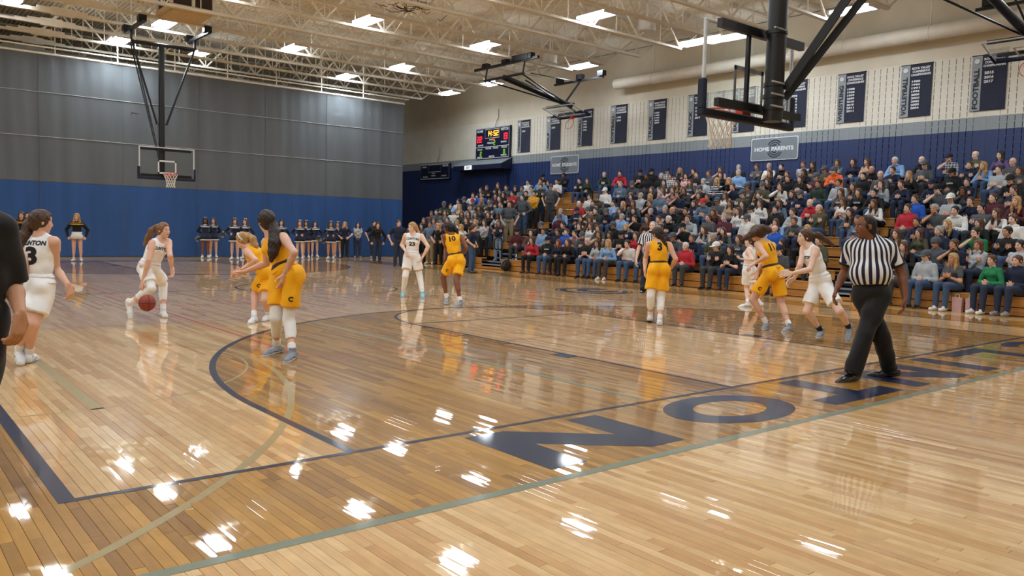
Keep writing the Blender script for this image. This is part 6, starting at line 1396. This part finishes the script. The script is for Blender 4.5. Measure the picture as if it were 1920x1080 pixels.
CHEER = [(385, 484, 'Ld', 0, 'leftmost of the home cheerleaders, hands behind her back'), (400, 483, 'lb', 0, 'second of the home cheerleaders, shoulder to shoulder with the leftmost'), (440, 487, 'lb', 1, 'third of the home cheerleaders, silver pompom beside her'), (460, 485, 'la', 2, 'fourth of the home cheerleaders, behind the crouching blonde player'), (527, 486, 'ld', 2, 'fifth of the home cheerleaders, half hidden behind the yellow defender'), (562, 486, 'la', 1, 'sixth of the home cheerleaders, auburn hair and silver bow'), (574, 484, 'ld', 0, 'seventh of the home cheerleaders, dark long hair'), (590, 482, 'ld', 2, 'eighth of the home cheerleaders, pompom at her side'), (620, 486, 'lb', 1, 'ninth of the home cheerleaders, hands on hips'), (633, 483, 'lb', 0, 'tenth and rightmost of the home cheerleaders')]
def yaw_to_cam(p, turn=0.0): d = CP-np.asarray(p); return math.atan2(d[1], d[0])-math.pi/2+turn
for k, (u, v, h, vi, lb) in enumerate(CHEER):
    p = floor_at(u, v); o = spawn(CHV[vi], tuple(p), yaw_to_cam(p, CR.uniform(-.35, .15)), M_CHN, h, bottom=M_CHN, shoes=M_SHOEW, skin='brown' if h == 'Ld' else CR.choice(['fair', 'pale', 'tan']), scale=1.0, label='navy and white cheerleader, '+lb, group='home cheerleaders')
    for me_, nm in ((SKM[vi][0], 'skirt'), (SKM[vi][1], 'skirt_hem'), (TRM[vi], 'chest_trim')): c = bpy.data.objects.new(nm, me_); COL.objects.link(c); c.parent = o
    if k % 3 != 1:
        J = CHV[vi][1]; c = bpy.data.objects.new('hair_bow', BOW); COL.objects.link(c); c.parent = o; c.location = Vector(J['head'])*F
for (u, v, z, lb) in ((418, 487, 3.3, 'navy and silver pompom left of the third home cheerleader'), (597, 484, 2.9, 'navy and silver pompom beside the eighth home cheerleader'), (607, 485, 2.6, 'navy and silver pompom just left of the ninth home cheerleader'), (372, 484, 2.6, 'navy and silver pompom at the hip of the leftmost home cheerleader')):
    p = floor_at(u, v); pompom(p[0], p[1], z, lb)
for u, v, h, vi, lb in ((145, 490, 'ly', 2, 'standing alone before the blue curtain'), (42, 489, 'lb', 2, 'partly hidden at the far left, lighter hair'), (54, 487, 'ld', 0, 'partly hidden behind white number 3, dark hair')):
    p = floor_at(u, v); o = spawn(CHV[vi], tuple(p), yaw_to_cam(p, -.1), CM['blk'], h, bottom=CM['wht'], shoes=M_SHOEW, skin='fair', label='visiting cheerleader in black and yellow top, '+lb, group='visiting cheerleaders')
    for me_, nm in ((SKM[vi][2], 'skirt'), (TRV[vi], 'chest_trim')): c = bpy.data.objects.new(nm, me_); COL.objects.link(c); c.parent = o
    for c in o.children:
        if c.name.startswith('chest_trim'): c.material_slots[0].link = 'OBJECT'; c.material_slots[0].material = CM['yel']
BY = [(646, 484, ('pocket', True), 'nvy', 'ly', PT[2], 'blonde woman in navy vest and black trousers beside the rightmost cheerleader', -.1), (670, 484, ('cross', True), 'lgr', 'ld', PT[1], 'dark-haired woman in light grey sweater and jeans before the blue curtain', .2), (700, 484, ('hang', False), 'blk', 'sd', PT[1], 'person in black half hidden behind the black-hoodie walker', .3), (707, 493, ('hang', True), 'blk', 'ld', PT[1], 'person in black hoodie and ripped jeans walking by the curtain', .2), (746, 500, ('hang', False), 'nvy', 'sb', PT[1], 'man in navy and white jacket at the end of the bleachers', .15), (884, 512, ('pocket', True), 'nvy', 'pn', PT[0], 'person in navy tee and blue jeans standing on the floor beside the far aisle', 1.2)]
for u, v, vk, c, h, b, lb, tr in BY:
    p = floor_at(u, v); spawn(STDV[vk], tuple(p), yaw_to_cam(p, tr), c, h, bottom=b, skin='fair', label=lb)
# bags and bottles by the bleachers
bg = thing('backpack', 'black backpack slumped against the bleacher end by the far aisle', 'bag', (57.0, 58.4, 0)); S = Fld((56.3, 57.6, 0), (57.5, 59.2, 1.7), .04); S.el((56.95, 58.4, .65), np.eye(3), (.42, .62, .7), 0); S.rc((56.7, 58.2, .45), (56.7, 58.7, .45), .28, .28, .1); S.rc((57.2, 58.4, 1.2), (57.3, 58.5, 1.5), .15, .1, .1); S.cut((0, 0, .01), (0, 0, -1)); S.ripple(.02, 9, 1); v, f, t = S.net(); put('sack', CM['blk'], [(v, f, 0)], bg); MB().tube([(56.6, 58.2, 1.1), (56.4, 58.2, .8), (56.55, 58.2, .3)], .05, 6).build('strap', CM['gry'], bg)
for k, (x, y, z) in enumerate(((57.9, 4.6, BZ0), (BX0+RD*4+.3, 59.0, BZ0+RH*4), (BX0+.3, 57.6, BZ0))):
    b = thing('water_bottle', ('clear water bottle with blue label on the front bench at the right edge', 'clear water bottle on a bench beside the far aisle', 'white drink bottle on the front bench beside the far aisle')[k], 'bottle', (x, y, z)); MB().lathe([(.1, 0), (.11, .03), (.11, .5), (.05, .62), (.05, .68)], (x, y, z), n=12).build('bottle_body', mat('clear_plastic', '#c6d6e2', .15, spec=.6), b, smooth=True); MB().lathe([(.056, .66), (.056, .73)], (x, y, z), n=12).build('bottle_cap', M_WT, b); MB().lathe([(.113, .2), (.113, .4)], (x, y, z), n=12).build('bottle_label', CM['blu'], b)
for k, y in enumerate((8.2, 7.3)):
    b = thing('paper_bag', ('pink paper bag on the floor by the front bench, left one', 'pink paper bag on the floor by the front bench, right one')[k], 'bag', (57.0, y, 0)); MB().prism([(-.3, 0), (.3, 0), (.34, 1.0), (-.34, 1.0)], lambda a, c, d: (57.05+d, y-a, c), -.2, .2).build('bag_body', mat('pink_paper', '#c9a3a4', .7), b); MB().tube([(56.9, y-.15, 1.0), (56.9, y-.1, 1.25), (56.9, y+.1, 1.25), (56.9, y+.15, 1.0)], .02, 5).build('bag_handle', M_WT, b)
